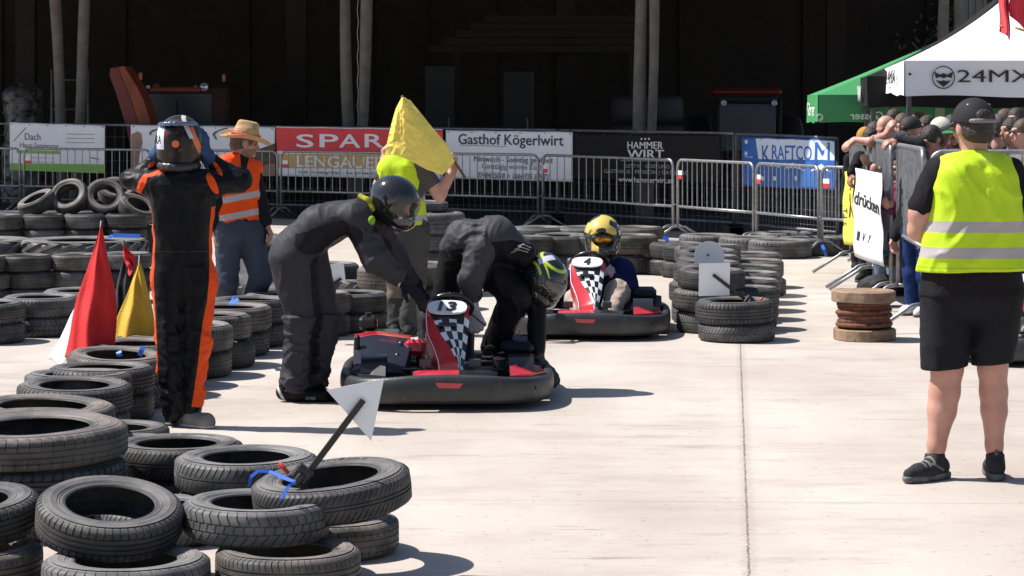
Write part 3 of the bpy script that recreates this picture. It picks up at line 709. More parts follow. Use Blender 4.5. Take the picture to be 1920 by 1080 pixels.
def tyre_mesh(R, w, nb=58, groove=.006, frac=.22, skew=.35, circ=(-.42, -.14, .14, .42), rimr=.60, rubber_i=0, warp=0., seed=0, honey=False, lug=0.):
    """a tyre lying flat on z = 0: inner liner, beads, sidewalls, shoulders, tread with real grooves"""
    rnd = random.Random(seed); hw = w / 2; Rb = R * rimr; prof = []      # (r, z/hw, tread weight)
    prof += [(R - .022, -.55, 0), (R - .018, 0, 0), (R - .022, .55, 0), (R - .05, .86, 0), (Rb + .03, .86, 0), (Rb + .004, .74, 0), (Rb, .80, 0), (Rb + .004, .87, 0), (Rb + .014, .90, 0), (Rb + .024, .885, 0), (Rb + .027, .925, 0), (Rb + .031, .925, 0), (Rb + .033, .90, 0),
             (Rb + (R - Rb) * .32, .955, 0), (Rb + (R - Rb) * .5, .995, 0), (Rb + (R - Rb) * .53, 1.012, 0), (Rb + (R - Rb) * .56, .997, 0), (Rb + (R - Rb) * .74, .985, 0), (R - .047, .965, 0), (R - .045, .985, 0), (R - .041, .985, 0), (R - .039, .95, 0), (R - .036, .955, 0), (R - .022, .90, .7), (R - .008, .80, 1), (R - .002, .70, 1)]
    cz = []
    for c in sorted(circ, reverse=True): cz += [(c + .045, 0), (c + .035, -groove), (c - .035, -groove), (c - .045, 0)]
    prof += [(R + g, z, 1) for z, g in cz] or [(R, .35, 1), (R + .002, 0, 1), (R, -.35, 1)]
    prof += [(R - .002, -.70, 1), (R - .008, -.80, 1), (R - .022, -.90, .7), (R - .036, -.955, 0), (R - .040, -.94, 0), (Rb + (R - Rb) * .74, -.985, 0), (Rb + (R - Rb) * .5, -.995, 0), (Rb + (R - Rb) * .32, -.955, 0), (Rb + .014, -.90, 0), (Rb, -.80, 0), (Rb + .03, -.86, 0), (R - .05, -.86, 0)]
    n = len(prof); fr = [0, .035, frac, frac + .035] if lug == 0 else [0, .10, .48, .58]
    v = []; N = nb * 4; ph = rnd.random() * 6
    dg = groove if lug == 0 else lug
    for b in range(nb):
        for q in range(4):
            low = q in (1, 2)
            for r, z, tw in prof:
                a = 2 * math.pi * (b + fr[q]) / nb
                rr = r
                if tw > 0:
                    sk = skew * (abs(z) if lug else z); a += 2 * math.pi / nb * sk * tw
                    if honey: a += 2 * math.pi / nb * .5 * (int((z + 1) * 2.5) % 2)
                    if low and (honey or lug or abs(z) > .44 or circ == ()): rr -= dg * tw
                rr *= 1 + warp * math.cos(2 * a + ph); zz = z * hw + hw + warp * .5 * R * math.cos(3 * a + ph) * (.5)
                v.append((rr * math.cos(a), rr * math.sin(a), zz))
    f = []
    for k in range(N):
        l = (k + 1) % N
        for i in range(n):
            j = (i + 1) % n; f.append([k * n + i, l * n + i, l * n + j, k * n + j])
    me = bpy.data.meshes.new('tyre'); me.from_pydata(v, [], f); me.materials.append(RUB[rubber_i]); me.materials.append(SID[rubber_i]); tw0 = [q_[2] for q_ in prof]; out_ = [q_[0] > Rb + .012 and abs(q_[1]) > .87 for q_ in prof]
    me.polygons.foreach_set('material_index', [1 if (out_[i] and out_[(i + 1) % n] and tw0[i] < 1 and tw0[(i + 1) % n] < 1) else 0 for k in range(N) for i in range(n)])
    me.polygons.foreach_set('use_smooth', [True] * len(f)); me.set_sharp_from_angle(angle=rad(38)); me.update(); return me
TM = {}
def variants(key, R, w, **k):
    TM[key] = [tyre_mesh(R, w, seed=3, rubber_i=0, **k), tyre_mesh(R, w, nb=70, skew=-.6, circ=(-.3, 0, .3), frac=.16, rubber_i=1, warp=.022, seed=5), tyre_mesh(R, w, nb=46, honey=True, circ=(-.22, .22), frac=.14, rubber_i=2, seed=8),
               tyre_mesh(R, w, nb=64, skew=1.3, circ=(0,), frac=.2, rubber_i=2, warp=.016, seed=2), tyre_mesh(R, w, nb=52, skew=.2, circ=(-.5, -.18, .18, .5), frac=.10, groove=.004, rubber_i=1, warp=.03, seed=11), tyre_mesh(R, w, nb=80, skew=2.2, circ=(-.1, .1), frac=.18, rubber_i=0, seed=12)]
variants('car', .29, .195); variants('big', .36, .21); variants('kart', .222, .16)
TM['tractor'] = [tyre_mesh(.58, .24, nb=17, lug=.034, skew=1.1, circ=(), rimr=.55, rubber_i=2, seed=1)]
TM['truck'] = [tyre_mesh(.42, .24, nb=44, skew=.3, circ=(-.4, 0, .4), rubber_i=2, rimr=.6, seed=4), tyre_mesh(.38, .18, nb=40, skew=.3, circ=(-.4, 0, .4), rubber_i=1, rimr=.6, seed=6)]
SIZE = {'car': (.29, .195), 'big': (.36, .21), 'kart': (.222, .16), 'tractor': (.58, .24), 'truck': (.42, .24)}
rt = random.Random(21)
def tyre(px, d, z, label, key='car', var=None, s=1., tilt=(0, 0), group=None, hs=1., loc=None):
    L_ = TM[key]; me = L_[rt.randrange(len(L_)) if var is None else var]
    o = bpy.data.objects.new('tyre', me); COL.objects.link(o)
    R, w = SIZE[key]
    x = X(px, d) if loc is None else loc[0]; y = d if loc is None else loc[1]
    o.scale = (s, s, hs); o.rotation_mode = 'XYZ'
    from mathutils import Euler
    Rm = Matrix.Rotation(rad(tilt[0]), 3, 'X') @ Matrix.Rotation(rad(tilt[1]), 3, 'Y') @ Matrix.Rotation(rt.random() * 6.28, 3, 'Z')
    o.rotation_euler = Rm.to_euler()
    c = Vector((x, y, z + w * hs / 2)); o.location = c - Rm @ Vector((0, 0, w * hs / 2))
    return tag(o, label, 'tyre', group or 'old tyres lining the kart track')
ORD = ['frontmost', 'second', 'third', 'fourth', 'fifth', 'sixth', 'seventh', 'eighth', 'ninth', 'tenth', 'eleventh', 'twelfth']
# --- front cluster with the grey triangle sign: (px, depth, z, key, variant, scale, tilt, label)
H7 = .72
FR = [
 (237, 8.62, 0, 'car', 2, 1.04, (0, 0), 'honeycomb treaded tyre at the very front, lying under the tilted ribbed tyre'),
 (205, 8.86, .165, 'car', 0, .93, (13, 6), 'ribbed tyre with wide dark hole, tilted on the frontmost honeycomb tyre'),
 (540, 8.80, 0, 'car', 1, .93, (0, 0), 'front bottom tyre with a narrow lit ribbed edge, right of the honeycomb tyre'),
 (480, 9.0, .142, 'car', 2, .95, (.5, 1), 'honeycomb edged tyre lying flat just below the blue ribbon'),
 (606, 9.46, 0, 'car', 4, 1.0, (0, 0), 'smooth tyre on the ground directly under the tyre with the triangle sign'),
 (622, 9.22, .205, 'car', 5, 1.06, (4, -6), 'tilted tyre with slanting tread that carries the grey triangle sign'),
 (305, 9.75, 0, 'car', 3, .95, (0, 0), 'low pale topped tyre in the gap behind the tilted ribbed tyre'),
 (462, 10.15, .142, 'car', 3, 1.03, (1, 0), 'upper tyre with diagonal sipes behind the blue ribboned tyre'),
 (462, 10.15, 0, 'car', 1, 1.0, (0, 0), 'bottom tyre under the diagonally siped tyre behind the blue ribbon'),
 (332, 10.55, .142, 'car', 5, 1.0, (0, 0), 'upper tyre with notched edge between the largest smooth tyre and the diagonally siped one'),
 (332, 10.55, 0, 'car', 0, .98, (0, 0), 'bottom tyre beneath the notched tyre behind the largest smooth one'),
 (60, 10.0, .29, 'big', 4, 1.10, (1.0, 0), 'largest smooth tyre at the left edge, above the tilted ribbed tyre'),
 (62, 10.0, .145, 'big', 0, 1.06, (0, 0), 'middle tyre under the largest smooth tyre at the left edge'),
 (55, 10.0, 0, 'big', 1, 1.06, (0, 0), 'ground tyre under the largest smooth tyre at the left edge'),
 (-72, 8.95, .155, 'car', 0, 1.0, (5, -3), 'tyre cut by the left edge beside the tilted ribbed tyre'),
 (-70, 8.85, 0, 'car', 1, 1.0, (0, 0), 'ground tyre cut by the left edge beside the honeycomb one'),
 (252, 11.6, 0, 'car', 3, .85, (0, 0), 'low tyre just behind the notched one, in front of the grey shoe'),
 (215, 12.1, 0, 'car', 0, .95, (0, 0), 'low tyre at the foot of the row left of the grey shoe'),
]
for px, d, z, k, v, s, tl, lab in FR:
    o_ = tyre(px, d, z, lab, k, v, s, tl, hs=H7 if k == 'car' else H7 * .94)
    if px == 622: SIGN_TYRE = o_
# moulded maker's lettering on the sidewall of the tilted front tyre, following its curve
_R = SIGN_TYRE.rotation_euler.to_matrix(); _n = _R @ Vector((0, 0, 1)); _c = SIGN_TYRE.location + _n * (.195 * H7 * .993)
_x = (Vector((1, 0, 0)) - _n * _n.x).normalized(); _y = _n.cross(_x)
def _arc(a, b, q):
    an = rad(122) - rad(62) * a; r_ = .223 + .026 * b; return _c + (_x * math.cos(an) + _y * math.sin(an)) * (r_ * 1.06)
o_ = text('lettering', 'MICHELIN', SID[2], None, (0, 0, 0), (1, 0, 0), (0, 1, 0), 1., 1., .0, .003, curve=_arc)
o_.parent = SIGN_TYRE; bpy.context.view_layer.update(); o_.matrix_parent_inverse = SIGN_TYRE.matrix_world.inverted()
# --- left wall, top tyre over bottom tyre(s), running back past the orange and black driver
LW = [(72, 11.15, 'big', 4, 1.0, (1, 2), .72), (80, 11.75, 'big', 1, 1.0, (1, 2), .70), (140, 12.65, 'car', 0, 1.04, (2, 1), .74), (147, 13.15, 'car', 3, 1.0, (-1, 0), .74), (190, 13.4, 'car', 0, 1.02, (0, 0), .76), (218, 13.95, 'car', 1, 1.0, (3, 3), .8), (262, 14.5, 'car', 4, 1.0, (1, 0), .82), (300, 15.0, 'car', 1, .98, (0, 0), .84),
      (352, 15.55, 'car', 3, 1.0, (1, 1), .86), (386, 16.15, 'car', 4, 1.04, (0, -1), .87), (427, 16.85, 'car', 1, 1.06, (1, 0), .87), (470, 17.5, 'car', 0, 1.03, (0, 0), .87), (530, 18.05, 'car', 3, 1.0, (0, 1), .85), (588, 18.3, 'car', 4, 1.0, (0, 0), .82)]
WD = ['just behind the largest smooth tyre', 'second behind the largest smooth tyre', 'with the widest dark hole', 'half hidden behind the widest dark hole', 'left of the driver in orange and black at shin height', 'under the red flag', 'under the yellow flag', 'behind the legs of the driver in orange and black', "at the right knee of the driver in orange and black",
      'second right of the driver in orange and black', 'third right of the driver in orange and black', 'fourth right of the driver in orange and black', 'behind the shins of the bending grey driver', 'between the legs of the bending grey driver', 'right of the bending grey driver beside the deep open stack']
for (px, d, k, v, s, tl, hs), wdn in zip(LW, WD):
    hh = SIZE[k][1] * hs
    tyre(px, d, hh + .004, 'upper left wall tyre ' + wdn, k, v, s, tl, hs=hs)
    tyre(px + rt.uniform(-6, 10), d + rt.uniform(-.05, .05), 0, 'bottom left wall tyre ' + wdn, k, None, s * rt.uniform(.94, 1.0), (0, 0), hs=hs)
# --- stacks at the far left behind the flags
for px, d, lab in ((-26, 17.75, 'at the left edge with a dark open hole'), (76, 18.3, 'with a worn flat top left of the red flag'), (150, 18.9, 'directly behind the red flag')):
    tyre(px, d, .148, 'upper tyre of the stack ' + lab, 'car', None, 1.0, (1, 0), hs=.76); tyre(px, d, 0, 'bottom tyre of the stack ' + lab, 'car', None, 1.0, hs=.76)
NM = ['leftmost', 'second from the left', 'third from the left', 'fourth from the left']
for i, px in enumerate((-30, 54, 138, 232)):
    for z, nm in ((.29, 'top'), (.145, 'middle'), (0, 'bottom')):
        tyre(px + (rt.uniform(-8, 8) if z < .3 else 0), 20.9 + .15 * i, z, f'{nm} tyre of the {NM[i]} stack below the ribbed tractor tyre', 'kart', (3 if z > .3 else None), 1.02 + .05 * (i == 3), (0, 0), hs=.9)
for i, px in enumerate((-60, 157)):
    for k, z in enumerate((0, .24, .42)):
        if k == 2: tyre(px, 23.0, .27, ['large ribbed tractor tyre at the left edge behind the flags', 'large ribbed tractor tyre lying flat behind the tip of the red flag'][i], 'tractor', 0, 1.06, (0, 0), hs=.8)
        elif k == 0: tyre(px, 23.0, 0, ['plain tractor tyre under the ribbed one at the left edge', 'plain tractor tyre under the ribbed one behind the red flag'][i], 'tractor', 0, 1.0, (0, 0), hs=1.12)
for i, px in enumerate((4, 82, 158, 236)):
    for k, z in enumerate((.385, .225, .07)):
        tyre(px, 26.2 + .1 * i, max(0, z - .07) if k == 2 else z, f"{['top', 'middle', 'bottom'][k]} tyre of the {NM[i]} stack under the leaning rings", 'kart', None, 1.04, (0, 0))
    tyre(px + 22, 27.0, .40, f'pale rimmed tyre just behind the {NM[i]} stack under the leaning rings', 'kart', None, 1.0, (0, 0), hs=.9)
    tyre(px + 22, 27.0, 0, f'ground tyre just behind the {NM[i]} stack under the leaning rings', 'kart', None, 1.0, (0, 0), hs=2.4)
for px, py, tl, lab in ((70, 381, (18, -22), 'leftmost leaning tyre with a slim open ring on top of the back stacks'), (131, 369, (58, -12), 'second tyre ring leaning on the back stacks, its hole facing the camera'), (198, 370, (62, 6), 'tied tyre ring leaning upright on the back stacks left of the driver'), (256, 392, (22, 28), 'tilted tyre beside the elbow of the driver in orange and black'), (218, 360, (30, 10), 'tyre peeking out behind the tied ring on the back stacks')):
    d = 26.6 if lab[:4] != 'tyre' else 27.3; p = W(px, py, d); tyre(px, d, p.z - .08, lab, 'kart', 4, .96, tl)
# --- middle: tractor tyre, open stack and the tall truck tyre stack behind the flag marshal
tyre(655, 18.65, .150, 'open topped tyre right of the bending grey driver, dark hole showing', 'car', 5, 1.07, (0, 0), hs=.76); tyre(655, 18.65, 0, 'ground tyre of the deep stack right of the bending grey driver', 'car', 1, 1.04, hs=.76)
tyre(676, 20.6, .0, 'tractor tyre with pointed lugs behind the bending grey driver', 'tractor', 0, .62, (0, 0), hs=1.12)
tyre(505, 21.0, .16, 'leaning tractor tyre with big lugs between the jeans and the grey suit', 'tractor', 0, .72, (38, 12))
tyre(560, 22.2, .0, 'tractor tyre lying flat behind the bending grey driver', 'tractor', 0, .8, (0, 0))
for z, key, s, hs, lab in ((0, 'truck', .95, 1., 'lowest'), (.24, 'truck', .93, .7, 'second'), (.41, 'truck', .95, .6, 'third'), (.56, 'truck', .97, .8, 'dusty broad')):
    tyre(790, 22.3, z, lab + ' truck tyre in the tall stack behind the flag marshal', key, 0, s, hs=hs)
tyre(783, 22.4, .755, 'small pale tyre on the top of the tall stack behind the flag marshal', 'kart', 3, 1.3, hs=.6)
for i, (px, d) in enumerate(((800, 20.6), (735, 20.2), (610, 20.6))):
    for k, z in enumerate((.2, 0)): tyre(px, d, z, ('upper' if z else 'bottom') + ' tyre of the stack ' + ['right of the flag marshal trousers', 'behind the flag marshal trousers', 'behind the small grey square sign'][i], 'car', None, 1.0)
# --- back row behind the seated driver
BW = ['beside the bent back of the second driver', 'left of the yellow helmet', 'right behind the yellow helmet', 'right of the yellow helmet', 'next to last before the island']
for i, (px, d) in enumerate(((985, 24.6), (1052, 24.9), (1118, 24.9), (1178, 24.9), (935, 24.5))):
    nm = BW[i] if i < 4 else 'hidden behind the bent second driver'
    tyre(px, d, .205, 'upper tyre of the back row stack ' + nm, 'car', None, 1.0 + .05 * (i % 2), (rt.uniform(-1, 2), 0)); tyre(px, d, 0, 'bottom tyre of the back row stack ' + nm, 'car', None, 1.0)
for i, px in enumerate((1010, 1090, 1190)): tyre(px, 26.2, .2, ['third row tyre lying behind the bent second driver', 'third row tyre lying behind the yellow helmet', 'third row tyre with a blue ribbon behind the kart driver'][i], 'car', None, 1.1, hs=1.1); tyre(px, 26.2, 0, ['low tyre hidden behind the bent second driver row', 'low tyre hidden behind the yellow helmet row', 'low tyre under the blue ribbon tyre'][i], 'car', None, 1.05)
# --- island on the right with the square sign
IS = [(1377, 17.88, 1.0), (1330, 18.55, .95), (1397, 18.75, .92), (1322, 19.35, .98), (1398, 19.6, .95), (1324, 20.1, .95), (1402, 20.4, .98), (1322, 20.85, .95), (1405, 21.2, 1.0), (1328, 21.7, 1.0), (1410, 22.0, 1.02), (1322, 24.0, 1.05), (1296, 24.35, 1.0), (1268, 24.7, 1.0), (1405, 23.0, 1.05), (1340, 22.6, 1.0), (1228, 24.95, 1.0)]
IW = ['under the square sign clamp', 'left behind the square sign', 'right behind the square sign', 'second from front on the island left', 'third from front on the island right', 'third from front on the island left', 'fourth from front on the island right', 'fourth from front on the island left', 'fifth from front on the island right', 'just behind the round topped sign', 'sixth from front on the island right', 'third bulge of the far left island corner', 'second bulge of the far left island corner', 'first bulge of the far left island corner', 'last at the back on the island right', 'mid island past the round topped sign', 'joining the island to the back row']
for i, ((px, d, s), nm) in enumerate(zip(IS, IW)):
    hs = .85 if i else .87; hh = .195 * hs
    tyre(px, d, hh if i else .133, 'upper tyre of the stack ' + nm, 'car', 0 if i == 0 else None, s, (0, 0) if i else (1, -1), hs=hs)
    tyre(px + (rt.uniform(-7, 7) if i else 4), d, 0, 'bottom tyre of the stack ' + nm, 'car', 3 if i == 0 else None, s * (1.0 if i == 0 else rt.uniform(.93, 1.0)), hs=.68 if i == 0 else hs)
    if i in (1, 3, 5, 7, 9): tyre(px + 4, d, 2 * hh, 'third tyre on the stack ' + nm, 'car', None, s * .95, (rt.uniform(-2, 3), rt.uniform(-2, 2)), hs=.8)
# --- flat tyres at the far right
for i, (px, d, z, key, lab) in enumerate(((1462, 27.4, 0, 'truck', 'flat truck tyre left of three near the barrier feet'), (1515, 27.9, 0, 'truck', 'flat truck tyre middle of three near the barrier feet'), (1556, 28.7, 0, 'car', 'flat tyre next to the yellow poster foot'), (1470, 29.0, 0, 'truck', 'flat truck tyre behind, nearest the sunlit barrier foot'), (1405, 28.0, 0, 'truck', 'flat truck tyre behind the island left of the barrier feet'), (1330, 28.5, 0, 'truck', 'flat truck tyre hidden behind the island corner'))):
    tyre(px, d, z, lab, key, 0, .86 if key == 'truck' else 1.0, (0, 0), hs=.85)
# --- blue ribbons tied round tyres
M_rib = mat('blue ribbon', (.03, .13, .55), .4)
def ribbon(label, paths, w=.012):
    mb = MB()
    for pts in paths:
        P = [W(*p) for p in pts]
        for a, b in zip(P, P[1:]):
            u = (b - a); n = Vector((0, -1, .4)).normalized(); sd = u.cross(n).normalized() * w
            mb.add([a - sd, a + sd, b + sd, b - sd, a - sd + n * .003, a + sd + n * .003, b + sd + n * .003, b - sd + n * .003], [[0, 1, 2, 3], [7, 6, 5, 4], [0, 4, 5, 1], [2, 6, 7, 3], [1, 5, 6, 2], [0, 3, 7, 4]])
    tag(mb.obj('ribbon', M_rib, smooth=False), label, 'ribbon', 'blue ribbons on the tyres')
ribbon('blue ribbon knotted on the tyre with the triangle sign', [[(467, 913, 8.95), (470, 895, 8.93), (484, 883, 8.9), (505, 884, 8.9), (530, 894, 8.87), (553, 904, 8.84)], [(553, 904, 8.84), (541, 912, 8.83), (533, 925, 8.80), (528, 935, 8.78)], [(520, 892, 8.86), (545, 901, 8.83)]], .006)
ribbon('short blue ribbon on the left wall tyre below the red flag', [[(222, 659, 12.68), (224, 663, 12.66), (224, 668, 12.66)]], .014)
ribbon('blue ribbon hanging on the left wall tyre below the yellow flag', [[(270, 650, 13.17), (266, 656, 13.16), (262, 667, 13.16)]], .014)
ribbon('blue ribbon on the left wall tyre right of the driver in orange', [[(432, 566, 16.05), (437, 562, 15.98), (442, 568, 15.88)]], .03)
ribbon('pale blue ribbon on the back row right of the yellow helmet', [[(1244, 448, 24.7), (1249, 444, 24.7), (1252, 454, 24.68)]], .02)
ribbon('blue ribbon lying along the tractor tyre behind the flags', [[(204, 446, 22.4), (212, 441, 22.5), (262, 443, 22.5)]], .02)
ribbon('blue ribbon tied on the flat tyre middle of three near the barriers', [[(1541, 459, 27.5), (1545, 468, 27.45), (1549, 480, 27.45)]], .02)
# ============================================================= signs clamped to the tyres
M_sign = mat('grey white sign plate', (.80, .80, .82), .5, noise=(3., (.72, .72, .74), .35, .7))
M_arm = mat('dark steel arm', (.028, .025, .026), .5, metal=.3, noise=(20., (.05, .03, .02), .5, .7))
def sign(label, poly, d, a, b, clamp, dd=.0, w=.0125, red=None, rust=False):
    cx = sum(p[0] for p in poly) / len(poly); t = T('track_sign', label, 'sign', (X(cx, d), d, .0), 'metal signs clamped to the tyres')
    mb = MB(); mb.prism([W(x, y, d) for x, y in poly], (0, 1, 0), .004); mb.obj('plate', M_sign, t, smooth=False)
    A = W(*a, d - .012); B = W(*b, d - .012 + dd); u = (B - A).normalized(); n = Vector((0, -1, 0)); s = u.cross(n).normalized(); R = Matrix((u, s, n)).transposed()
    mb = MB(); mb.box((A + B) / 2, ((B - A).length, w * 2, .008), rot=R, bev=.002)
    mb.obj('arm', mat('rusty arm', (.12, .055, .03), .8) if rust else M_arm, t, smooth=False)
    mb = MB()
    for k in (.04, .10): mb.lathe([(0, -.006), (.006, -.006), (.008, 0)], 10, A + u * (k * (B - A).length) + n * .006, rot=Matrix.Rotation(rad(90), 3, 'X'))
    mb.obj('bolt', M_steel, t)
    C = W(*clamp, d + dd - .02); mb = MB(); mb.box(C, (.062, .07, .05), rot=R, bev=.008); mb.box(C + u * .02 + n * .03, (.05, .03, .035), rot=R, bev=.006); mb.box(C + Vector((.0, .02, -.035)), (.03, .03, .08), bev=.006); mb.obj('clamp', M_black, t, smooth=False)
    if red:
        mb = MB(); p = W(*red[0], d + dd - .03); q = W(*red[1], d + dd - .03); mb.tube([p, q], [.010, .007], 8); mb.obj('clamp_grip', mat('red grip', (.5, .03, .02), .4), t)
    return t
sign('grey triangular sign on a slanting dark arm clamped to the front tyre', [(612, 731), (720, 710), (696, 827)], 9.05, (681, 750), (577, 888), (567, 889), red=((524, 868), (541, 888)))
sign('grey square sign on a dark arm clamped to the front of the island', [(1311, 494), (1369, 493), (1368, 554), (1310, 555)], 17.8, (1337, 515), (1396, 560), (1404, 563), red=((1423, 566), (1431, 557)))
th = [math.radians(a) for a in range(0, 181, 15)]
sign('grey round topped sign behind the square one on the island', [(1302, 494), (1302, 480)] + [(1330 - 28 * math.cos(a), 478 - 26 * math.sin(a)) for a in th] + [(1358, 494)], 19.0, (1327, 477), (1346, 502), (1375, 536), dd=.25, rust=True)
sign('small grey square sign left of the flag marshal, low behind the grey driver', [(611, 497), (644, 492), (648, 527), (616, 531)], 17.6, (640, 522), (598, 548), (596, 550))

# ============================================================= wooden reel with rusty cable
d = 17.9
rx, ry = X(1621, d), d + .02
M_log = mat('sawn log wood', (.30, .20, .125), .85, noise=(12., (.16, .095, .06), .4, .65), bump=(30, .5), dust=(6., (.42, .33, .25), .58, .75))
t = T('cable_reel', 'wooden cable reel wound with rusty rope standing by the tall barriers', 'cable reel', (rx, ry, 0))
def disc(z0, z1, r, seed):
    rnd = random.Random(seed); mb = MB(); n = 64; rr = [r * (1 + .02 * math.sin(3 * i * 2 * math.pi / n + seed) + rnd.uniform(-.012, .012)) for i in range(n)]
    v = []; 
    for z, k in ((z0, .97), (z0 + .006, 1), (z1 - .008, 1), (z1, .96)):
        v += [(rx + rr[i] * k * math.cos(2 * math.pi * i / n), ry + rr[i] * k * math.sin(2 * math.pi * i / n), z) for i in range(n)]
    v += [(rx, ry, z0), (rx, ry, z1)]
    f = [[l * n + i, l * n + (i + 1) % n, (l + 1) * n + (i + 1) % n, (l + 1) * n + i] for l in range(3) for i in range(n)]
    f += [[4 * n, (i + 1) % n, i] for i in range(n)] + [[4 * n + 1, 3 * n + i, 3 * n + (i + 1) % n] for i in range(n)]
    mb.add(v, f); mb.obj('flange', M_log, t, sharp=40)
disc(0, .085, .232, 1); disc(.285, .368, .236, 5)
mb = MB(); pts = []; rnd = random.Random(2)
for i in range(6 * 40 + 1):
    a = i * 2 * math.pi / 40; z = .095 + .19 * (i / 240) + .006 * math.sin(a * .5 + 1) + rnd.uniform(-.001, .001); r = .188 + .010 * math.sin(a * .37); pts.append((rx + r * math.cos(a), ry + r * math.sin(a), z))
mb.tube(pts, .0175, 8)
pts = [(rx + (.178 + .006 * math.sin(i)) * math.cos(i * .157), ry + .178 * math.sin(i * .157), .10 + .175 * i / 320) for i in range(321)]
mb.tube(pts, .017, 8)
mb.obj('rope', mat('rusty wire rope', (.17, .062, .032), .85, noise=(25., (.08, .03, .018), .4, .65), bump=(80, .6)), t)
mb = MB(); mb.lathe([(.16, .08), (.16, .29)], 24, (rx, ry, 0)); mb.obj('drum', mat('dark rust core', (.05, .025, .015), .9), t)

# ============================================================= marshal flags stuck in the tyre wall
M_fr = mat('red flag cloth', (.62, .012, .014), .7, bump=(90, .4)); M_fy = mat('yellow flag cloth', (.60, .37, .03), .7, bump=(90, .4)); M_fw = mat('white flag cloth', (.75, .75, .78), .7); M_fb = mat('black flag cloth', (.02, .018, .02), .7)
def furled(label, apex, base, d, m, nf=4, depth=.10, rim=.0, pole=None, seed=0):
    """cloth hanging in folds from a pole tip: half cone with pleats"""
    (ax, ay), (x0, y0, x1, y1) = apex, base; A = W(ax, ay, d)
    t = T('flag', label, 'flag', (X((x0 + x1) / 2, d), d, 0), 'flags standing in the tyre wall')
    def fn(u, v):
        B = W(x0 + (x1 - x0) * u, y0 + (y1 - y0) * u + 6 * math.sin(u * 9 + seed), d)
        e = (1 - v) ** .93; p = A.lerp(B, e); w = math.sin(u * math.pi)
        p.y -= e * depth * w + e * .030 * math.sin(u * nf * 6.28 + seed + v * 2.5) * (.4 + .6 * w) + .006 * math.sin(v * 17 + u * 9); p.x += e * .012 * math.sin(v * 8 + u * 4 + seed) + .035 * math.sin(math.pi * v) ** 1.5 * (u - .25) ; return p
    v, f = sheet(fn, 44, 40, .004); mk('cloth', v, f, m, t)
    q0 = W(*pole[0], d + .015); q1 = W(*pole[1], d + .015); mb = MB(); mb.tube([q0, q1], .011, 8); mb.obj('pole', M_arm, t)
    return t
furled('furled red flag standing in the tyre wall left of the driver in orange', (190, 418), (118, 664, 220, 652), 14.5, M_fr, 2, .12, pole=((191, 414), (170, 700)), seed=1)
furled('furled yellow flag standing in the tyre wall beside the driver in orange', (262, 486), (204, 648, 290, 652), 14.9, M_fy, 2, .09, pole=((263, 478), (245, 690)), seed=2)
furled('white flag mostly hidden behind the furled red flag', (150, 560), (92, 680, 150, 672), 14.8, M_fw, 1, .05, pole=((152, 556), (140, 690)), seed=4)
t = furled('black flag between the red and the yellow flag', (238, 470), (205, 600, 250, 600), 15.2, M_fb, 2, .05, pole=((238, 466), (228, 680)), seed=5)
t = furled('slim rolled red flag leaning behind the yellow flag', (231, 454), (240, 512, 255, 506), 15.05, M_fr, 1, .03, pole=((230, 451), (262, 540)), seed=6)

# ============================================================= party tents on the right
M_tw = mat('white tent fabric', (.86, .86, .87), .6, noise=(2., (.80, .80, .81), .4, .7)); M_tb = mat('black tent fabric', (.009, .009, .011), .75, spec=.2); M_tg = mat('green parasol fabric', (.045, .26, .09), .6)
M_pole = mat('dark tent pole', (.10, .10, .11), .45, metal=.5)
def canopy(name, label, cat, cs, zt, zb, peak, m, concave=.16, poles=True, wob=.02):
    """cs: four ground corners (front left, front right, back right, back left) with eave heights zt (top) and zb (bottom)"""
    c = sum((Vector((*q, 0)) for q in cs), Vector()) / 4; t = T(name, label, cat, c); cs = [Vector((*q, 0)) for q in cs]
    P = Vector(peak); V = []; Fc = []; n = 10
    for s in range(4):
        a = cs[s] + Vector((0, 0, zt[s])); b = cs[(s + 1) % 4] + Vector((0, 0, zt[(s + 1) % 4])); o = len(V)
        for j in range(n + 1):
            for i in range(n + 1):
                e = a.lerp(b, i / n); v_ = j / n; p = e.lerp(P, v_); p.z -= concave * math.sin(math.pi * v_) * (1 - .4 * math.sin(math.pi * i / n)) ; V.append(p)
        for j in range(n):
            for i in range(n): q = o + j * (n + 1) + i; Fc.append([q, q + 1, q + n + 2, q + n + 1])
    mk('roof', V, Fc, m, t, sharp=50)
    for s in range(4):
        a, b = cs[s], cs[(s + 1) % 4]; out = Vector(((b - a).y, -(b - a).x, 0)).normalized()
        if (out.dot(a - c)) < 0: out = -out
        fa, fb, za, zb_ = zt[s], zt[(s + 1) % 4], zb[s], zb[(s + 1) % 4]
        V = []; nn = 40
        for k in (0, .004):
            for j in range(5):
                for i in range(nn + 1):
                    u = i / nn; v_ = j / 4; p = a.lerp(b, u); top = fa + (fb - fa) * u; bot = za + (zb_ - za) * u; p.z = bot + (top - bot) * v_ + (1 - v_) * .012 * math.sin(u * 12 + s)
                    p += out * (.006 + k + (1 - v_) * (wob * math.sin(u * 17 + s * 2) * .5 + .01)); V.append(p)
        o = 5 * (nn + 1); Fc = []
        for j in range(4):
            for i in range(nn): q = j * (nn + 1) + i; w_ = [q, q + 1, q + nn + 2, q + nn + 1]; Fc += [w_, [x + o for x in w_[::-1]]]
        mk('valance', V, Fc, m, t)
        if poles:
            q = a + (c - a).normalized() * .06; mb = MB(); mb.box((q.x, q.y, fa / 2), (.045, .045, fa), bev=.004); mb.box((q.x, q.y, .01), (.12, .12, .02)); mb.obj('pole', M_pole, t, smooth=False)
    return t
d0 = 24.0
A = (X(1697, d0), d0); B = (A[0] + 3.0, d0 - .1); Cc = (B[0] + .25, d0 + 3); Dd = (X(1661, 27), 27.0)
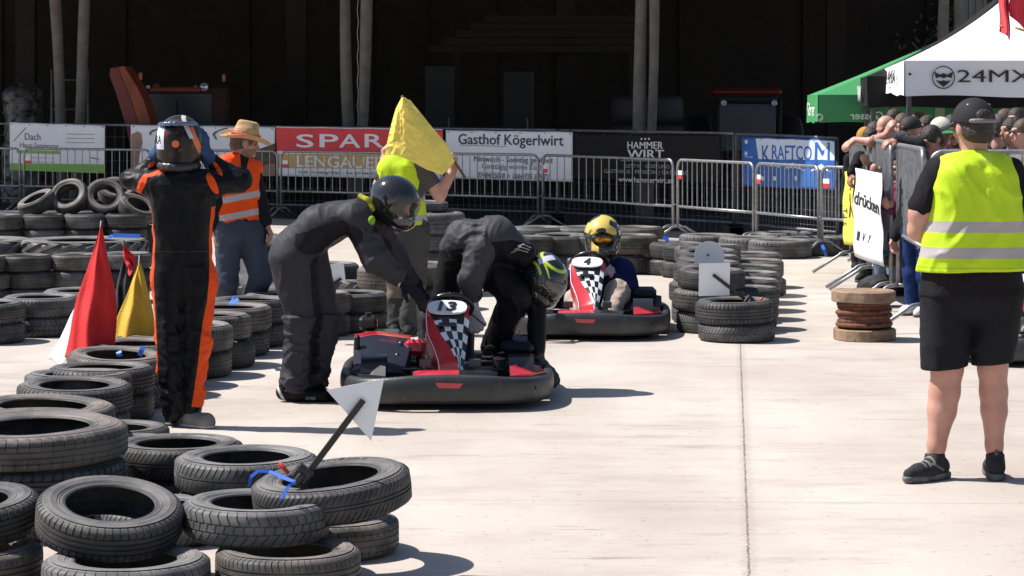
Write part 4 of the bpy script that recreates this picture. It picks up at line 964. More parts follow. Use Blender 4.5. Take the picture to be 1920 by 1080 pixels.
wt = canopy('party_tent', 'white party tent with black lettering on its front valance', 'tent', [A, B, Cc, Dd], [2.19, 2.19, 2.15, 2.15], [1.83, 1.83, 1.86, 1.89], (X(1935, 25.5), 25.5, 3.12), M_tw)
M_lk = mat('black print', (.015, .015, .02), .5)
fy = d0 - .045
def on_front(px, py): p = W(px, py, fy); p.y = fy; return p
text('lettering', '24MX', M_lk, wt, on_front(1795, 154), (1, -.03, 0), (0, 0, 1), (1935 - 1795) * fy / F, (154 - 131) * fy / F, .0, .003)
def ring(px, py, r, w, m, par, y):
    mb = MB(); c = W(px, py, y); c.y = y; mb.lathe([(r - w, -.002), (r, -.002), (r, .002), (r - w, .002)], 32, c, rot=Matrix.Rotation(rad(90), 3, 'X'), close=True); mb.obj('logo_ring', m, par)
ring(1769, 145, .115, .010, M_lk, wt, fy - .004)
mb = MB()
for poly in ([(1751, 134), (1762, 140), (1769, 137), (1776, 140), (1787, 134), (1784, 147), (1776, 144), (1769, 147), (1762, 144), (1755, 147)], [(1755, 150), (1763, 152), (1769, 150.5), (1775, 152), (1783, 150), (1778, 156), (1769, 163), (1760, 156)]):
    mb.prism([(lambda p: Vector((p.x, fy - .006, p.z)))(W(x, y, fy)) for x, y in poly], (0, 1, 0), .003)
mb.obj('mask_logo', M_lk, wt, smooth=False)
mb = MB(); c = W(1706, 139, fy); mb.prism([(c.x - .018, fy - .004, c.z), (c.x, fy - .004, c.z - .018), (c.x + .018, fy - .004, c.z), (c.x, fy - .004, c.z + .018)], (0, 1, 0), .003); mb.obj('corner_mark', M_lk, wt, smooth=False)
# lettering on the side valance and on the roof slope
side = (Vector((*Dd, 0)) - Vector((*A, 0))).normalized(); q = Vector((*A, 0)) + side * 2.3 + Vector((-.045, 0, 1.97))
text('lettering', '24MX', M_lk, wt, q, -side, (0, 0, 1), 1.5, .14, .0, .003)
text('lettering', '24MX', mat('dark blue print', (.03, .03, .08), .5), wt, W(1905, 107, 24.25) + Vector((0, -.0, .0)), (1, 0, 0), (0, .75, .66), .7, .09, .012, .006)
d1 = 26.6
A = (X(1628, d1), d1); B = (A[0] + 3.0, d1); Cc = (A[0] + 3.16, d1 + 1.7); Dd = (A[0] + .17, d1 + 1.7)
bt = canopy('party_tent', 'black party tent behind the white one', 'tent', [A, B, Cc, Dd], [2.06, 2.06, 2.06, 2.06], [1.71, 1.71, 1.73, 1.73], (X(1915, 27.6), 27.6, 3.22), M_tb, concave=.20)
q = Vector((A[0] + .09, d1 + 1.45, 1.78)); text('lettering', 'W', mat('white print', (.7, .7, .7), .5), bt, q, (-.1, -1, 0), (0, 0, 1), .9, .18, .0, .003)
d2 = 28.3
A = (X(1535, d2), d2); B = (A[0] + 3.4, d2); Cc = (A[0] + 3.4, d2 + 2.2); Dd = (X(1515, 30.0), 30.0)
gt = canopy('market_parasol', 'green square parasol with white lettering on its valance', 'parasol', [A, B, Cc, Dd], [1.86, 1.86, 1.86, 1.86], [1.53, 1.53, 1.53, 1.53], (X(1790, 29.3), 29.3, 2.62), M_tg, concave=.02, poles=False)
mb = MB(); mb.tube([(X(1790, 29.3), 29.3, 0), (X(1790, 29.3), 29.3, 2.6)], .03, 10); mb.obj('pole', M_pole, gt)
M_wp = mat('white parasol print', (.7, .72, .7), .5); fy2 = d2 - .055
p = W(1594, 224, fy2); text('lettering', 'Gösser', M_wp, gt, (p.x, fy2, p.z), (1, 0, 0), (0, 0, 1), 62 * fy2 / F, 15 * fy2 / F, .012, .003, mirror=True)
p = W(1838, 224, fy2); text('lettering', 'Gösser', M_wp, gt, (p.x, fy2, p.z), (1, 0, 0), (0, 0, 1), 55 * fy2 / F, 15 * fy2 / F, .012, .003, mirror=True)
ring(1537, 220, .042, .008, M_wp, gt, fy2 - .004); ring(1537, 220, .028, .005, M_wp, gt, fy2 - .004)
q = Vector((X(1513.5, 29.9), 29.9, 1.60)); text('lettering', 'Gösser', M_wp, gt, q, (Vector((*A, 0)) - Vector((*Dd, 0))), (0, 0, 1), 1.2, .17, .012, .003)
mb = MB(); mb.box((X(1760, d2), d2 - .05, 1.66), (.09, .02, .2)); 
for px in (1754, 1768): mb.box((X(px, d2), d2 - .06, 1.64), (.02, .02, .24))
mb.obj('strap', mat('pale green strap', (.30, .42, .28), .6), gt, smooth=False)
# red cloth hanging at the top right corner
t = T('hanging_flag', 'red flag with yellow edging hanging in front of the white tent roof', 'flag', (X(1900, 23.6), 23.6, 0)); d = 23.55
M_rb = mat('red banner cloth', (.62, .02, .04), .6, sheen=.2)
def drape(name, pts, m, seed):
    top, bot = pts
    def fn(u, v):
        x = bot[0] + (bot[2] - bot[0]) * u; y = bot[1] + (bot[3] - bot[1]) * u; x2 = top[0] + (top[2] - top[0]) * u; y2 = top[1] + (top[3] - top[1]) * u
        p = W(x + (x2 - x) * v, y + (y2 - y) * v, d); p.y += .05 * math.sin(u * 7 + seed + v * 2) * (1.2 - v * .5); p.x += .02 * math.sin(v * 7 + seed); return p
    v, f = sheet(fn, 24, 20, .003); mk(name, v, f, m, t)
drape('cloth', ((1884, -60, 1900, -60), (1872, 58, 1892, 76)), M_rb, 1); drape('cloth', ((1900, -60, 1960, -60), (1893, 30, 1955, 90)), M_rb, 3)
M_ye = mat('yellow edging', (.7, .35, .04), .6)
mb = MB(); mb.tube([W(1873, 47, d - .06), W(1882, 52, d - .06)], .010, 6); mb.tube([W(1904, 52, d - .06), W(1922, 58, d - .06)], .012, 6); mb.obj('edging', M_ye, t)
mb = MB(); mb.tube([W(1882, -70, d), W(2000, -70, d)], .015, 8); mb.tube([W(1990, -72, d), Vector((X(1990, d), d, 0))], .02, 8); mb.obj('flag_pole', M_steel_d, t)
# dark bag lying at the barrier feet
V, Q = sdf([c_(W(1622, 540, 20.9), W(1660, 535, 20.9), .07, .09), e_(W(1640, 538, 20.8), (.13, .12, .09))], .012, .05, noise=folds(.018, 9., seed=4))
tag(mk('bag', V, Q, M_blackm), 'black crumpled bag lying between the barrier feet behind the cable reel', 'bag')
# ============================================================= rental karts
M_plas = mat('scuffed dark bumper plastic', (.024, .025, .027), .45, noise=(6., (.045, .045, .047), .5, .8), bump=(40, .2), dust=(22., (.10, .095, .09), .64, .8))
M_kred = mat('kart red bodywork', (.50, .022, .032), .22, coat=.5, noise=(14., (.36, .02, .028), .5, .75))
M_kblk = mat('kart black gloss', (.010, .010, .012), .3, coat=.15); M_kwht = mat('kart white', (.72, .72, .74), .35); M_knav = mat('kart navy dark side', (.007, .008, .018), .5, spec=.2, noise=(5., (.10, .012, .02), .55, .7))
M_seat = mat('black seat shell', (.012, .012, .013), .5); M_kst = mat('kart tube steel', (.09, .09, .095), .45, metal=.6); M_rim = mat('kart rim', (.25, .25, .26), .4, metal=.8); M_krub = mat('kart slick rubber', (.018, .018, .019), .65)
KW, KL = .635, 1.74
def kart(label, loc, rz, number, bare=False):
    t = T('racing_kart', label, 'kart', loc, 'red and black rental karts', rz)
    kw = dict(local=True)
    # wrap-round bumper
    n = 120; prof = [(-.055, .045, 0), (-.012, .035, 0), (.0, .06, 0), (.006, .11, 0), (.004, .15, 0), (-.004, .178, 1), (-.018, .19, 1), (-.05, .19, 1), (-.062, .17, 1)]
    V = []; k = len(prof)
    for i in range(n):
        a = 2 * math.pi * i / n; c, s = math.cos(a), math.sin(a); e = .50
        x = KW * math.copysign(abs(c) ** e, c); y = KL / 2 + KL / 2 * math.copysign(abs(s) ** (.62), s)
        nx, ny = Vector((x / KW ** 2, (y - KL / 2) / (KL / 2) ** 2)).normalized()
        fr = max(0, 1 - y / .5) ; cen = max(0, 1 - abs(x) / .62)
        top = .0 + fr * (.022 * min(1, cen * 1.6) - .016 * (1 - cen)) - .012 * (1 - fr)
        for o, z, w_ in prof: V.append((x + nx * o, y + ny * o, z + (top if w_ else top * .5) + (.012 * abs(x) / KW if z < .07 else 0)))
    Fc = [[i * k + j, ((i + 1) % n) * k + j, ((i + 1) % n) * k + (j + 1) % k, i * k + (j + 1) % k] for i in range(n) for j in range(k)]
    mk('bumper', V, Fc, M_plas, t, **kw)
    def skirt_y(x): return KL / 2 - KL / 2 * (max(0., 1 - (abs(x) / KW) ** (1 / .50 * 1.0))) ** .62 if False else 0.
    def fy_(x):
        c = min(.999, (abs(x) / KW)) ** (1 / .50); return KL / 2 - KL / 2 * (max(0., 1 - c * c)) ** (.31)
    mb = MB(); P = [(-.075, .166), (.085, .162), (.065, .134), (-.055, .137)]; pts = []
    for x, z in P: pts.append((x, fy_(x) - .010 - .003, z + .004))
    mb.prism(pts, (0, 1, 0), .006); mb.obj('bumper_sticker', M_kred, t, smooth=False, **kw)
    for x_ in (-.50, -.24, .24, .50):
        mb = MB(); mb.lathe([(0, -.004), (.009, -.003), (.012, 0)], 10, (x_, fy_(x_) - .006, .125), rot=Matrix.Rotation(rad(90), 3, 'X')); mb.obj('bumper_bolt', M_kblk, t, **kw)
    for x_, y_, z_ in ((-.50, .80, .218), (-.30, .84, .232), (-.28, 1.0, .288)):
        mb = MB(); mb.lathe([(.016, -.004), (.012, .006), (0, .007)], 10, (x_, y_, z_ + .012)); mb.obj('pod_bolt', M_kblk, t, **kw)
    mb = MB(); mb.box((0, .86, .055), (1.02, 1.5, .02), bev=.01); mb.obj('floor_tray', M_kblk, t, smooth=False, **kw)
    mb = MB()
    for sx in (-1, 1):
        mb.tube([(sx * .17, .2, .085), (sx * .22, .6, .085), (sx * .33, .9, .09), (sx * .34, 1.55, .10)], .016, 8)
        mb.tube([(sx * .30, .38, .10), (sx * .47, .38, .12)], .016, 8); mb.tube([(sx * .34, .60, .10), (sx * .50, .62, .12), (sx * .52, 1.1, .12), (sx * .36, 1.15, .10)], .012, 8)
    mb.tube([(-.46, 1.38, .13), (.46, 1.38, .13)], .02, 10); mb.tube([(-.2, .22, .085), (.2, .22, .085)], .016, 8)
    mb.obj('chassis', M_kst, t, **kw)
    # red cover over the front bumper
    mb = MB(); V = []; m_ = 24
    for j, (y, z, w0, w1) in enumerate([(.06, .205, -.20, .28), (.12, .222, -.20, .29), (.20, .222, -.17, .25), (.27, .19, -.15, .22)]):
        for i in range(m_ + 1):
            x = w0 + (w1 - w0) * i / m_; V.append((x, y + .25 * x * x, z - .10 * x * x))
    mb.add(V, [[j * (m_ + 1) + i, j * (m_ + 1) + i + 1, (j + 1) * (m_ + 1) + i + 1, (j + 1) * (m_ + 1) + i] for j in range(3) for i in range(m_)], 0)
    mb.mi = [0 if (q % m_) < 13 else 1 for q in range(3 * m_)]; mb.obj('nose_cover', [M_kred, M_kblk], t, **kw)
    for sx in (-1, 1):                                          # corner covers
        V = [(sx * x, y, z) for x, y, z in ((.36, .12, .195), (.50, .22, .195), (.575, .42, .185), (.55, .46, .21), (.45, .36, .245), (.36, .22, .24))]
        mb = MB(); mb.add(V + [(x, y, z - .05) for x, y, z in V], [[0, 1, 2, 3, 4, 5][::sx], [6, 7, 8, 9, 10, 11][::-sx]] + [[i, (i + 1) % 6, (i + 1) % 6 + 6, i + 6][::-sx] for i in range(6)])
        mb.obj('corner_cover', M_kred if sx > 0 else M_plas, t, smooth=False, **kw)
    # wheels
    for sx, y, R, w_ in ((-1, .40, .132, .13), (1, .40, .132, .13), (-1, 1.38, .142, .19), (1, 1.38, .142, .19)):
        c = (sx * .43, y, R); rt_ = Matrix.Rotation(rad(90), 3, 'Y')
        mb = MB(); h = w_ / 2; mb.lathe([(.065, -h * .9), (R - .03, -h), (R - .008, -h * .85), (R, -h * .6), (R, h * .6), (R - .008, h * .85), (R - .03, h), (.065, h * .9)], 32, c, rot=rt_, close=True); wl = mb.obj('wheel', M_krub, t, **kw)
        mb = MB(); mb.lathe([(0, -h * .3), (.04, -h * .4), (.066, -h * .85), (.07, h * .85), (.04, h * .4), (0, h * .3)], 24, c, rot=rt_); mb.obj('rim', M_rim, wl, **kw)
    for sx in (-1, 1):                                          # wheel guards
        mb = MB(); pts = arc((sx * .43, .40, .13), .155, rad(25), rad(165), (0, -1, 0), (0, 0, 1), 8); V = []
        for p in pts: V += [p + Vector((-.075, 0, 0)), p + Vector((.075, 0, 0)), p + Vector((.075, 0, 0)) + (p - Vector((p.x, .40, .13))).normalized() * .006, p + Vector((-.075, 0, 0)) + (p - Vector((p.x, .40, .13))).normalized() * .006]
        mb.add(V, [[4 * i + a, 4 * i + b, 4 * i + 4 + b, 4 * i + 4 + a] for i in range(8) for a, b in ((0, 1), (1, 2), (2, 3), (3, 0))]); mb.obj('wheel_guard', M_kblk, t, sharp=40, **kw)
    # side pods
    def pod(name, secs, mats, mi_):
        V = []; 
        for y, x0, x1, zb, z0, z1 in secs: V += [(x0, y, zb), (x0, y, z0), (x0 * .62 + x1 * .38, y, (z0 + z1) / 2 + .025), (x1, y, z1), (x1, y, zb)]
        m2 = len(secs); Fc = [[5 * i + j, 5 * i + (j + 1) % 5, 5 * i + 5 + (j + 1) % 5, 5 * i + 5 + j] for i in range(m2 - 1) for j in range(5)] + [[4, 3, 2, 1, 0], [5 * (m2 - 1) + j for j in range(5)]]
        mi = [mi_(i) for i in range(m2 - 1) for j in range(5)] + [mi_(0), mi_(m2 - 2)]
        return mk(name, V, Fc, mats, t, mi=mi, local=True, sharp=50)
    pod('side_pod', [(.58, -.54, -.26, .08, .13, .16), (.66, -.56, -.25, .08, .17, .20), (1.0, -.57, -.22, .08, .27, .28), (1.14, -.57, -.22, .08, .315, .31), (1.24, -.57, -.22, .08, .33, .32), (1.29, -.56, -.24, .08, .30, .29)], [M_knav, M_kred], lambda i: 1 if i >= 3 else 0)
    mb = MB(); mb.box((-.195, 1.08, .25), (.13, .20, .10), 0, Matrix.Rotation(rad(-14), 3, 'X'), bev=.025); mb.obj('tank_cover', M_kred, t, smooth=False, **kw)
    mb = MB()
    for i in range(3): mb.box((-.205 + .035 * i, 1.02, .312), (.012, .10, .006), 0, Matrix.Rotation(rad(-14), 3, 'X'))
    mb.obj('stripe', M_kwht, t, smooth=False, **kw)
    pod('side_pod', [(.60, .30, .54, .08, .18, .15), (.70, .28, .56, .08, .22, .19), (1.15, .28, .57, .08, .26, .25), (1.25, .30, .56, .08, .24, .23)], [M_kblk, M_knav], lambda i: i % 2)
    mb = MB(); mb.box((.43, .98, .285), (.20, .42, .075), bev=.03); mb.obj('side_cushion', M_knav, t, smooth=False, **kw)
    mb = MB(); mb.box((-.49, 1.40, .385), (.115, .16, .085), bev=.02); mb.lathe([(0, .045), (.018, .042), (.02, .025), (.012, .0)], 12, (-.49, 1.38, .41)); mb.obj('air_box', M_kblk, t, smooth=False, **kw)
    mb = MB(); mb.box((-.40, 1.38, .23), (.26, .24, .22), bev=.03); mb.obj('engine', M_kst, t, smooth=False, **kw)
    mb = MB(); mb.box((-.545, .98, .22), (.03, .06, .26), bev=.012); mb.obj('side_post', M_kblk, t, smooth=False, **kw)
    # seat
    blob('seat', [c_((-.13, 1.25, .18), (-.15, 1.36, .50), .04), c_((.13, 1.25, .18), (.15, 1.36, .50), .04), c_((-.13, 1.25, .16), (.13, 1.25, .16), .05), c_((-.1, 1.33, .42), (.1, 1.33, .42), .05), c_((-.12, .95, .12), (-.13, 1.22, .12), .05), c_((.12, .95, .12), (.13, 1.22, .12), .05), c_((0, .95, .10), (0, 1.25, .12), .05), c_((0, 1.25, .14), (0, 1.35, .46), .045)], M_seat, t, .016, .05, local=True)
    # steering wheel and pedals
    R3 = Matrix.Rotation(rad(-52), 3, 'X'); c0 = Vector((.02, .81, .53))
    mb = MB(); mb.tube([c0 + R3 @ Vector((.132 * math.cos(a * math.pi / 16), .105 * math.sin(a * math.pi / 16), 0)) for a in range(32)], .015, 8, closed=True)
    for a in (-.3, math.pi + .3, -math.pi / 2): mb.tube([c0, c0 + R3 @ Vector((.14 * math.cos(a), .12 * math.sin(a), 0))], .010, 6)
    mb.obj('steering_wheel', M_kblk, t, **kw)
    mb = MB(); mb.tube([c0, (.02, .38, .13)], .012, 8); mb.obj('steering_column', M_kst, t, **kw)
    for sx in (-.13, .16):
        mb = MB(); mb.tube([(sx, .28, .09), (sx, .30, .25)], .008, 6); mb.box((sx, .29, .25), (.07, .012, .05), bev=.004); mb.obj('pedal', M_kst, t, smooth=False, **kw)
    mb = MB(); mb.tube([(-.27, .50, .19), (-.10, .50, .19)], .010, 8); mb.obj('cross_bar', M_kst, t, **kw); mb = MB(); mb.tube([(.12, .48, .19), (.33, .52, .18)], .012, 8); mb.obj('cross_bar', M_kst, t, **kw)
    # number panel fairing
    ks = np.array([(.74, .575, -.105, -.100, .100, .118), (.70, .555, -.125, -.115, .110, .130), (.62, .50, -.132, -.098, .105, .132), (.52, .405, -.125, -.046, .092, .122), (.42, .325, -.085, .016, .086, .108), (.32, .262, -.060, .052, .076, .096), (.24, .20, -.052, .068, .073, .084), (.19, .15, -.045, .064, .070, .076)])
    par = np.array([0, .08, .25, .45, .62, .77, .9, 1.]); nr = 22; uu = np.linspace(0, 1, nr + 1); S = np.stack([np.interp(uu, par, ks[:, i]) for i in range(6)], 1)
    V = []; Fc = []; mi = []; nc = 4
    for y, z, a, b, c, e in S:
        cols = [(a, -.10, .03), (a, -.012, 0)] + [(b + (c - b) * i / nc, .012 * math.sin(math.pi * i / nc) + .002, 0) for i in range(nc + 1)] + [(e, -.02, .0), (e - .01, -.10, .03)]
        V += [(x, y + dy, z + dz) for x, dz, dy in cols]
    kk = nc + 5
    for r_ in range(nr):
        for j in range(kk - 1):
            Fc.append([r_ * kk + j, r_ * kk + j + 1, (r_ + 1) * kk + j + 1, (r_ + 1) * kk + j][::-1])
            ch = (r_ // 2 + j) % 2
            if j == 0: mi.append(0)
            elif j == 1: mi.append(0 if r_ > 1 else 1)
            elif j <= nc + 1: mi.append(1 if r_ < 7 else (0 if r_ > 18 else (2 if ch else 1)))
            elif j == nc + 2: mi.append(0 if r_ < 6 else (2 if (r_ // 2) % 2 else 1))
            else: mi.append(1)
    Fc.append([i for i in range(kk)]); mi.append(1); Fc.append([nr * kk + i for i in range(kk)][::-1]); mi.append(1)
    pn = mk('number_fairing', V, Fc, [M_kred, M_kblk, M_kwht], t, mi=mi, local=True, sharp=35)
    mb = MB(); mb.tube([(S[i][2] + .006, S[i][0] - .004, S[i][1] - .004) for i in range(3, nr - 2)], .0028, 5); mb.obj('edge_line', M_kwht, pn, local=True)
    mb = MB(); mb.box((.0, .545, .452), (.10, .03, .012), 0, Matrix.Rotation(rad(42), 3, 'X'), bev=.004); mb.obj('grip_slot', M_kblk, pn, smooth=False, local=True)
    # number plate lying on the sloped top
    u = Vector((1, 0, 0)); v = Vector((0, .14, .076)).normalized(); nn = u.cross(v).normalized(); nn = nn if nn.z > 0 else -nn
    O = Vector((0, .665, .531)) + nn * .020
    sh = Vector((.02, 0, 0))
    pl = [O + u * (.118 * math.copysign(abs(math.cos(a)) ** .7, math.cos(a))) + v * (.070 * math.copysign(abs(math.sin(a)) ** .8, math.sin(a))) for a in np.linspace(0, 2 * math.pi, 40, endpoint=False)]
    mb = MB(); mb.prism(pl, -nn, .012); mb.obj('number_plate', M_kwht, pn, smooth=False, local=True)
    if number:
        w_ = .115 if len(number) > 1 else .055
        o = text('number', number, M_kblk, None, O - u * w_ / 2 - v * .048 + nn * .004, u, v, w_, .096, .03, .002, shear=.15); o.parent = pn
    return t
k13 = kart('red and black kart number 13 being left by its driver in the foreground', (-.365, 13.70, 0), rad(2.0), '13')
k4 = kart('red and black kart number 4 with the seated driver in the yellow helmet', (X(1096, 17.75), 17.75, 0), rad(-3.5), '4')
kx = kart('red and black kart cut off by the right edge behind the yellow vest marshal', (X(2010, 16.0), 16.0, 0), rad(8), '')
# ============================================================= people
SKIN = mat('fair skin', (.52, .28, .21), .5, noise=(7., (.42, .19, .145), .35, .75), bump=(160, .25), masks=[('dark', (.06, .035, .03), .6)])
SKIN2 = mat('tanned skin', (.40, .20, .135), .5, noise=(14., (.33, .155, .105), .4, .7), masks=[('dark', (.05, .03, .025), .6)])
def cmat(name, col, rough=.8, masks=(), dark=None, bump=.35, **k): return mat(name, col, rough, noise=(7., dark or tuple(x * .72 for x in col), .35, .75), bump=(140, bump), masks=masks, spec=.12, **k)
def hand(w, fw, up, s=1., curl=.45, side=1, r=.0088, spread=.10):
    w = np.array(w, float); f = nz(fw); l = nz(np.cross(f, np.array(up, float))); u = np.cross(l, f); P = []
    Ls = (.072, .082, .076, .058); offs = (.030, .010, -.010, -.029)
    for i in range(4):
        o = offs[i] * side; k = w + (f * (.088 - .006 * (i == 3) - .003 * (i == 0)) + l * o) * s; P.append(c_(w + (f * .012 + l * o * .55) * s, k, .0155 * s, .0125 * s))
        d = nz(f + l * side * spread * (1.2 - i * .8)); p = k
        for j, fr in enumerate((.45, .32, .23)):
            a = curl * (1 + .12 * i) * (j + .6) * 1.0; q = p + (d * math.cos(a) - u * math.sin(a)) * Ls[i] * fr * s; P.append(c_(p, q, r * s * (1.08 - .1 * j), r * s * (1.0 - .1 * j))); p = q
    b = w + (f * .022 + l * side * .020 - u * .004) * s; k = b + nz(f * .65 + l * side * .75 - u * .3) * .046 * s; e = k + nz(f * .9 + l * side * .25 - u * .35) * .034 * s
    P += [c_(b, k, .0155 * s, .0115 * s), c_(k, e, .011 * s, .0085 * s)]; return P
def head(C, R, s=1., beard=0.):
    """skull, jaw, nose, ears, lips in the frame R (right, forward, up)"""
    g = lambda x, y, z: np.array(C, float) + R @ np.array((x, y, z)) * s
    P = [e_(g(0, -.012, .025), (.075 * s, .095 * s, .088 * s), R), e_(g(0, .025, -.035), (.058 * s, .065 * s, .075 * s), R), e_(g(0, .045, -.085), (.034 * s, .034 * s, .026 * s), R),
         c_(g(0, .088, .012), g(0, .108, -.024), .010 * s, .015 * s), c_(g(-.022, .082, -.058), g(.022, .082, -.058), .011 * s), c_(g(-.035, .083, .030), g(.035, .083, .030), .011 * s)]
    for sx in (-1, 1): P += [e_(g(sx * .078, -.012, -.008), (.011 * s, .021 * s, .034 * s), R), e_(g(sx * .045, .065, -.022), (.022 * s, .022 * s, .018 * s), R)]
    sub = [e_(g(sx * .032, .102, .012), (.017 * s, .016 * s, .010 * s), R) for sx in (-1, 1)]
    def dark(Pt):
        q = (Pt - np.array(C, float)) @ R / s; m = np.full(len(q), -1.)
        for sx in (-1, 1):
            m = np.maximum(m, 1 - np.sqrt(((q[:, 0] - sx * .032) / .013) ** 2 + ((q[:, 2] - .011) / .006) ** 2)); m = np.maximum(m, 1 - np.sqrt(((q[:, 0] - sx * .034) / .022) ** 2 + ((q[:, 2] - .034) / .005) ** 2))
        m = np.where(q[:, 1] > .05, m, -1.)
        if beard: m = np.maximum(m, np.where((q[:, 2] < -.030 - .3 * np.maximum(0, .06 - q[:, 1])) & (q[:, 2] > -.13) & (q[:, 1] > -.02), .02, -.02))
        return m * .03
    return P, sub, dark
def hairm(name, col): return mat(name, col, .6, noise=(60., tuple(x * .4 for x in col), .35, .65), bump=(90, .8))
HAIR_D = hairm('dark brown hair', (.035, .022, .016)); HAIR_B = hairm('brown hair', (.10, .06, .038)); HAIR_G = hairm('grey brown hair', (.11, .085, .07))
def hair(C, R, m, par, s=1., low=-.03, fr=.045, vox=.008):
    g = lambda x, y, z: np.array(C, float) + R @ np.array((x, y, z)) * s
    blob('hair', [e_(g(0, -.016, .030), (.083 * s, .101 * s, .094 * s), R), e_(g(0, -.055, -.03), (.072 * s, .055 * s, .06 * s), R)], m, par, vox, .02,
         clip=[(g(0, fr, 0), R @ np.array((0, 1, -.55))), (g(0, 0, low), R @ np.array((0, .35, -1)))], noise=folds(.006, 40.))
def cap(C, R, m, par, s=1., brim=True, back=False, extra=None, vox=.008, bm=None, name='cap'):
    g = lambda x, y, z: np.array(C, float) + R @ np.array((x, y, z)) * s
    sub = [e_(g(0, -.012, .018), (.080 * s, .099 * s, .091 * s), R)]
    cp = blob(name, [e_(g(0, -.010, .032), (.089 * s, .107 * s, .100 * s), R)], m, par, vox, .01, clip=[(g(0, 0, .022), R @ np.array((0, .12, -1)))], sub=sub)
    if brim:
        V = []; n = 14
        for k in (0, .004):
            for j in range(5):
                for i in range(n + 1):
                    a = math.pi * (.12 + .76 * i / n); r_ = .088 + .075 * j / 4 * math.sin(a) ** .6
                    V.append(Vector(g(r_ * math.cos(a) * (.98), .0 + r_ * 1.10 * math.sin(a), .028 + k - .018 * math.cos(a) ** 2 * (1 + j * .15) - .004 * j)))
        o = 5 * (n + 1); Fc = []
        for j in range(4):
            for i in range(n): q = j * (n + 1) + i; w_ = [q, q + 1, q + n + 2, q + n + 1]; Fc += [w_[::-1], [x + o for x in w_]]
        for i in range(n): q = 4 * (n + 1) + i; Fc.append([q, q + 1, q + 1 + o, q + o])
        b = mk('brim', [v - (Vector(cp.parent.location) if cp.parent else Vector()) for v in V], Fc, bm or m, cp, local=True)
    return cp
def loc0(o, par):   # child of a child: vertices were stored relative to its parent's origin (0,0,0)
    return o
def sub_blob(name, prims, m, par, root, **k):
    """part of a part: world coordinates, parent is a mesh that sits at the root's origin"""
    V, Q = sdf(prims, k.pop('vox', .008), k.pop('k', .01), **k); return mk(name, V - np.array(root.location), Q, m, par, local=True)
def helmet(C, fw, up, root, m, visor_m, s=1., masks=None, eyeport=True, base=True, vox=.007, peak=None, tilt_open=0.):
    R = frame(fw, up); g = lambda x, y, z: np.array(C, float) + R @ np.array((x, y, z)) * s
    pr = [e_(g(0, -.008, .01), (.124 * s, .150 * s, .135 * s), R), e_(g(0, .055, -.070), (.098 * s, .108 * s, .072 * s), R), e_(g(0, -.03, -.07), (.112 * s, .112 * s, .075 * s), R)]
    sub = [e_(g(0, .155, .008), (.100 * s, .075 * s, .052 * s), R), e_(g(0, .01, -.03), (.095 * s, .118 * s, .115 * s), R)] if eyeport else []
    at = {}
    if masks:
        for k_, fn in masks.items(): at[k_] = (lambda fn: lambda P: fn((P - np.array(C, float)) @ R / s))(fn)
    h = blob('helmet', pr, m, root, vox, .03 * s, attrs=at, sub=sub, clip=[(g(0, 0, -.135), R @ np.array((0, .0, -1.)))], ksub=.004)
    if visor_m:
        a = tilt_open
        sub_blob('visor', [e_(g(0, .0, .006), (.128 * s, .154 * s, .130 * s), R)], visor_m, h, root, vox=vox * .8, sub=[e_(g(0, -.006, .006), (.124 * s, .1535 * s, .128 * s), R)],
                 clip=[(g(0, .045, 0), R @ np.array((0, -1., .0))), (g(0, 0, .066), R @ np.array((0, -.15, 1.))), (g(0, 0, -.050), R @ np.array((0, .1, -1.)))])
    if base: sub_blob('neck_trim', chain([g(.085 * math.cos(a), -.01 + .105 * math.sin(a), -.132) for a in np.linspace(0, 6.2832, 17)], [.010 * s] * 17), M_blackm, h, root, vox=.006, k=.01)
    return h, R, g
def shoe(root, heel, toe, m, sole_m, s=1., name='shoe', ank=None, h=.055):
    H_, T_ = np.array(heel, float), np.array(toe, float); d = nz(T_ - H_); z0 = min(H_[2], T_[2]) - .04 * s
    up = np.array((0, 0, 1.))
    pr = [c_(H_ + d * .02 + up * .005, H_ + d * .13, .042 * s, .044 * s), c_(H_ + d * .13 + up * -.006, T_ - d * .02 - up * .010, .042 * s, .036 * s)]
    if ank is not None: pr.append(c_(H_ + d * .025 + up * .01, np.array(ank, float), .040 * s, .042 * s))
    flat = abs(T_[2] - H_[2]) < .03
    o = blob(name, pr, m, root, .008, .02, clip=[(H_ - up * .032 * s, (0, 0, -1))] if flat else [])
    if flat:
        pr2 = [c_(H_ + d * .0 - up * .025, H_ + d * .12 - up * .025, .043 * s, .041 * s), c_(H_ + d * .12 - up * .025, T_ - d * .015 - up * .025, .041 * s, .037 * s)]
        sub_blob('sole', pr2, sole_m, o, root, vox=.008, k=.02, clip=[(H_ - up * .018 * s, (0, 0, 1)), (H_ - up * (H_[2] - .002), (0, 0, -1))])
    return o
def person(label, base, group=None): return T('person', label, 'person', base, group)
M_vis = mat('dark visor', (.02, .02, .022), .05, spec=.8, coat=.5); M_vclr = mat('clear smoked visor', (.5, .48, .46), .05, trans=.9, alpha=.45)
NEON = (.50, .68, .035); REFL = (.40, .36, .36)
def at_row(S, py): return CH - (py - YH) / S

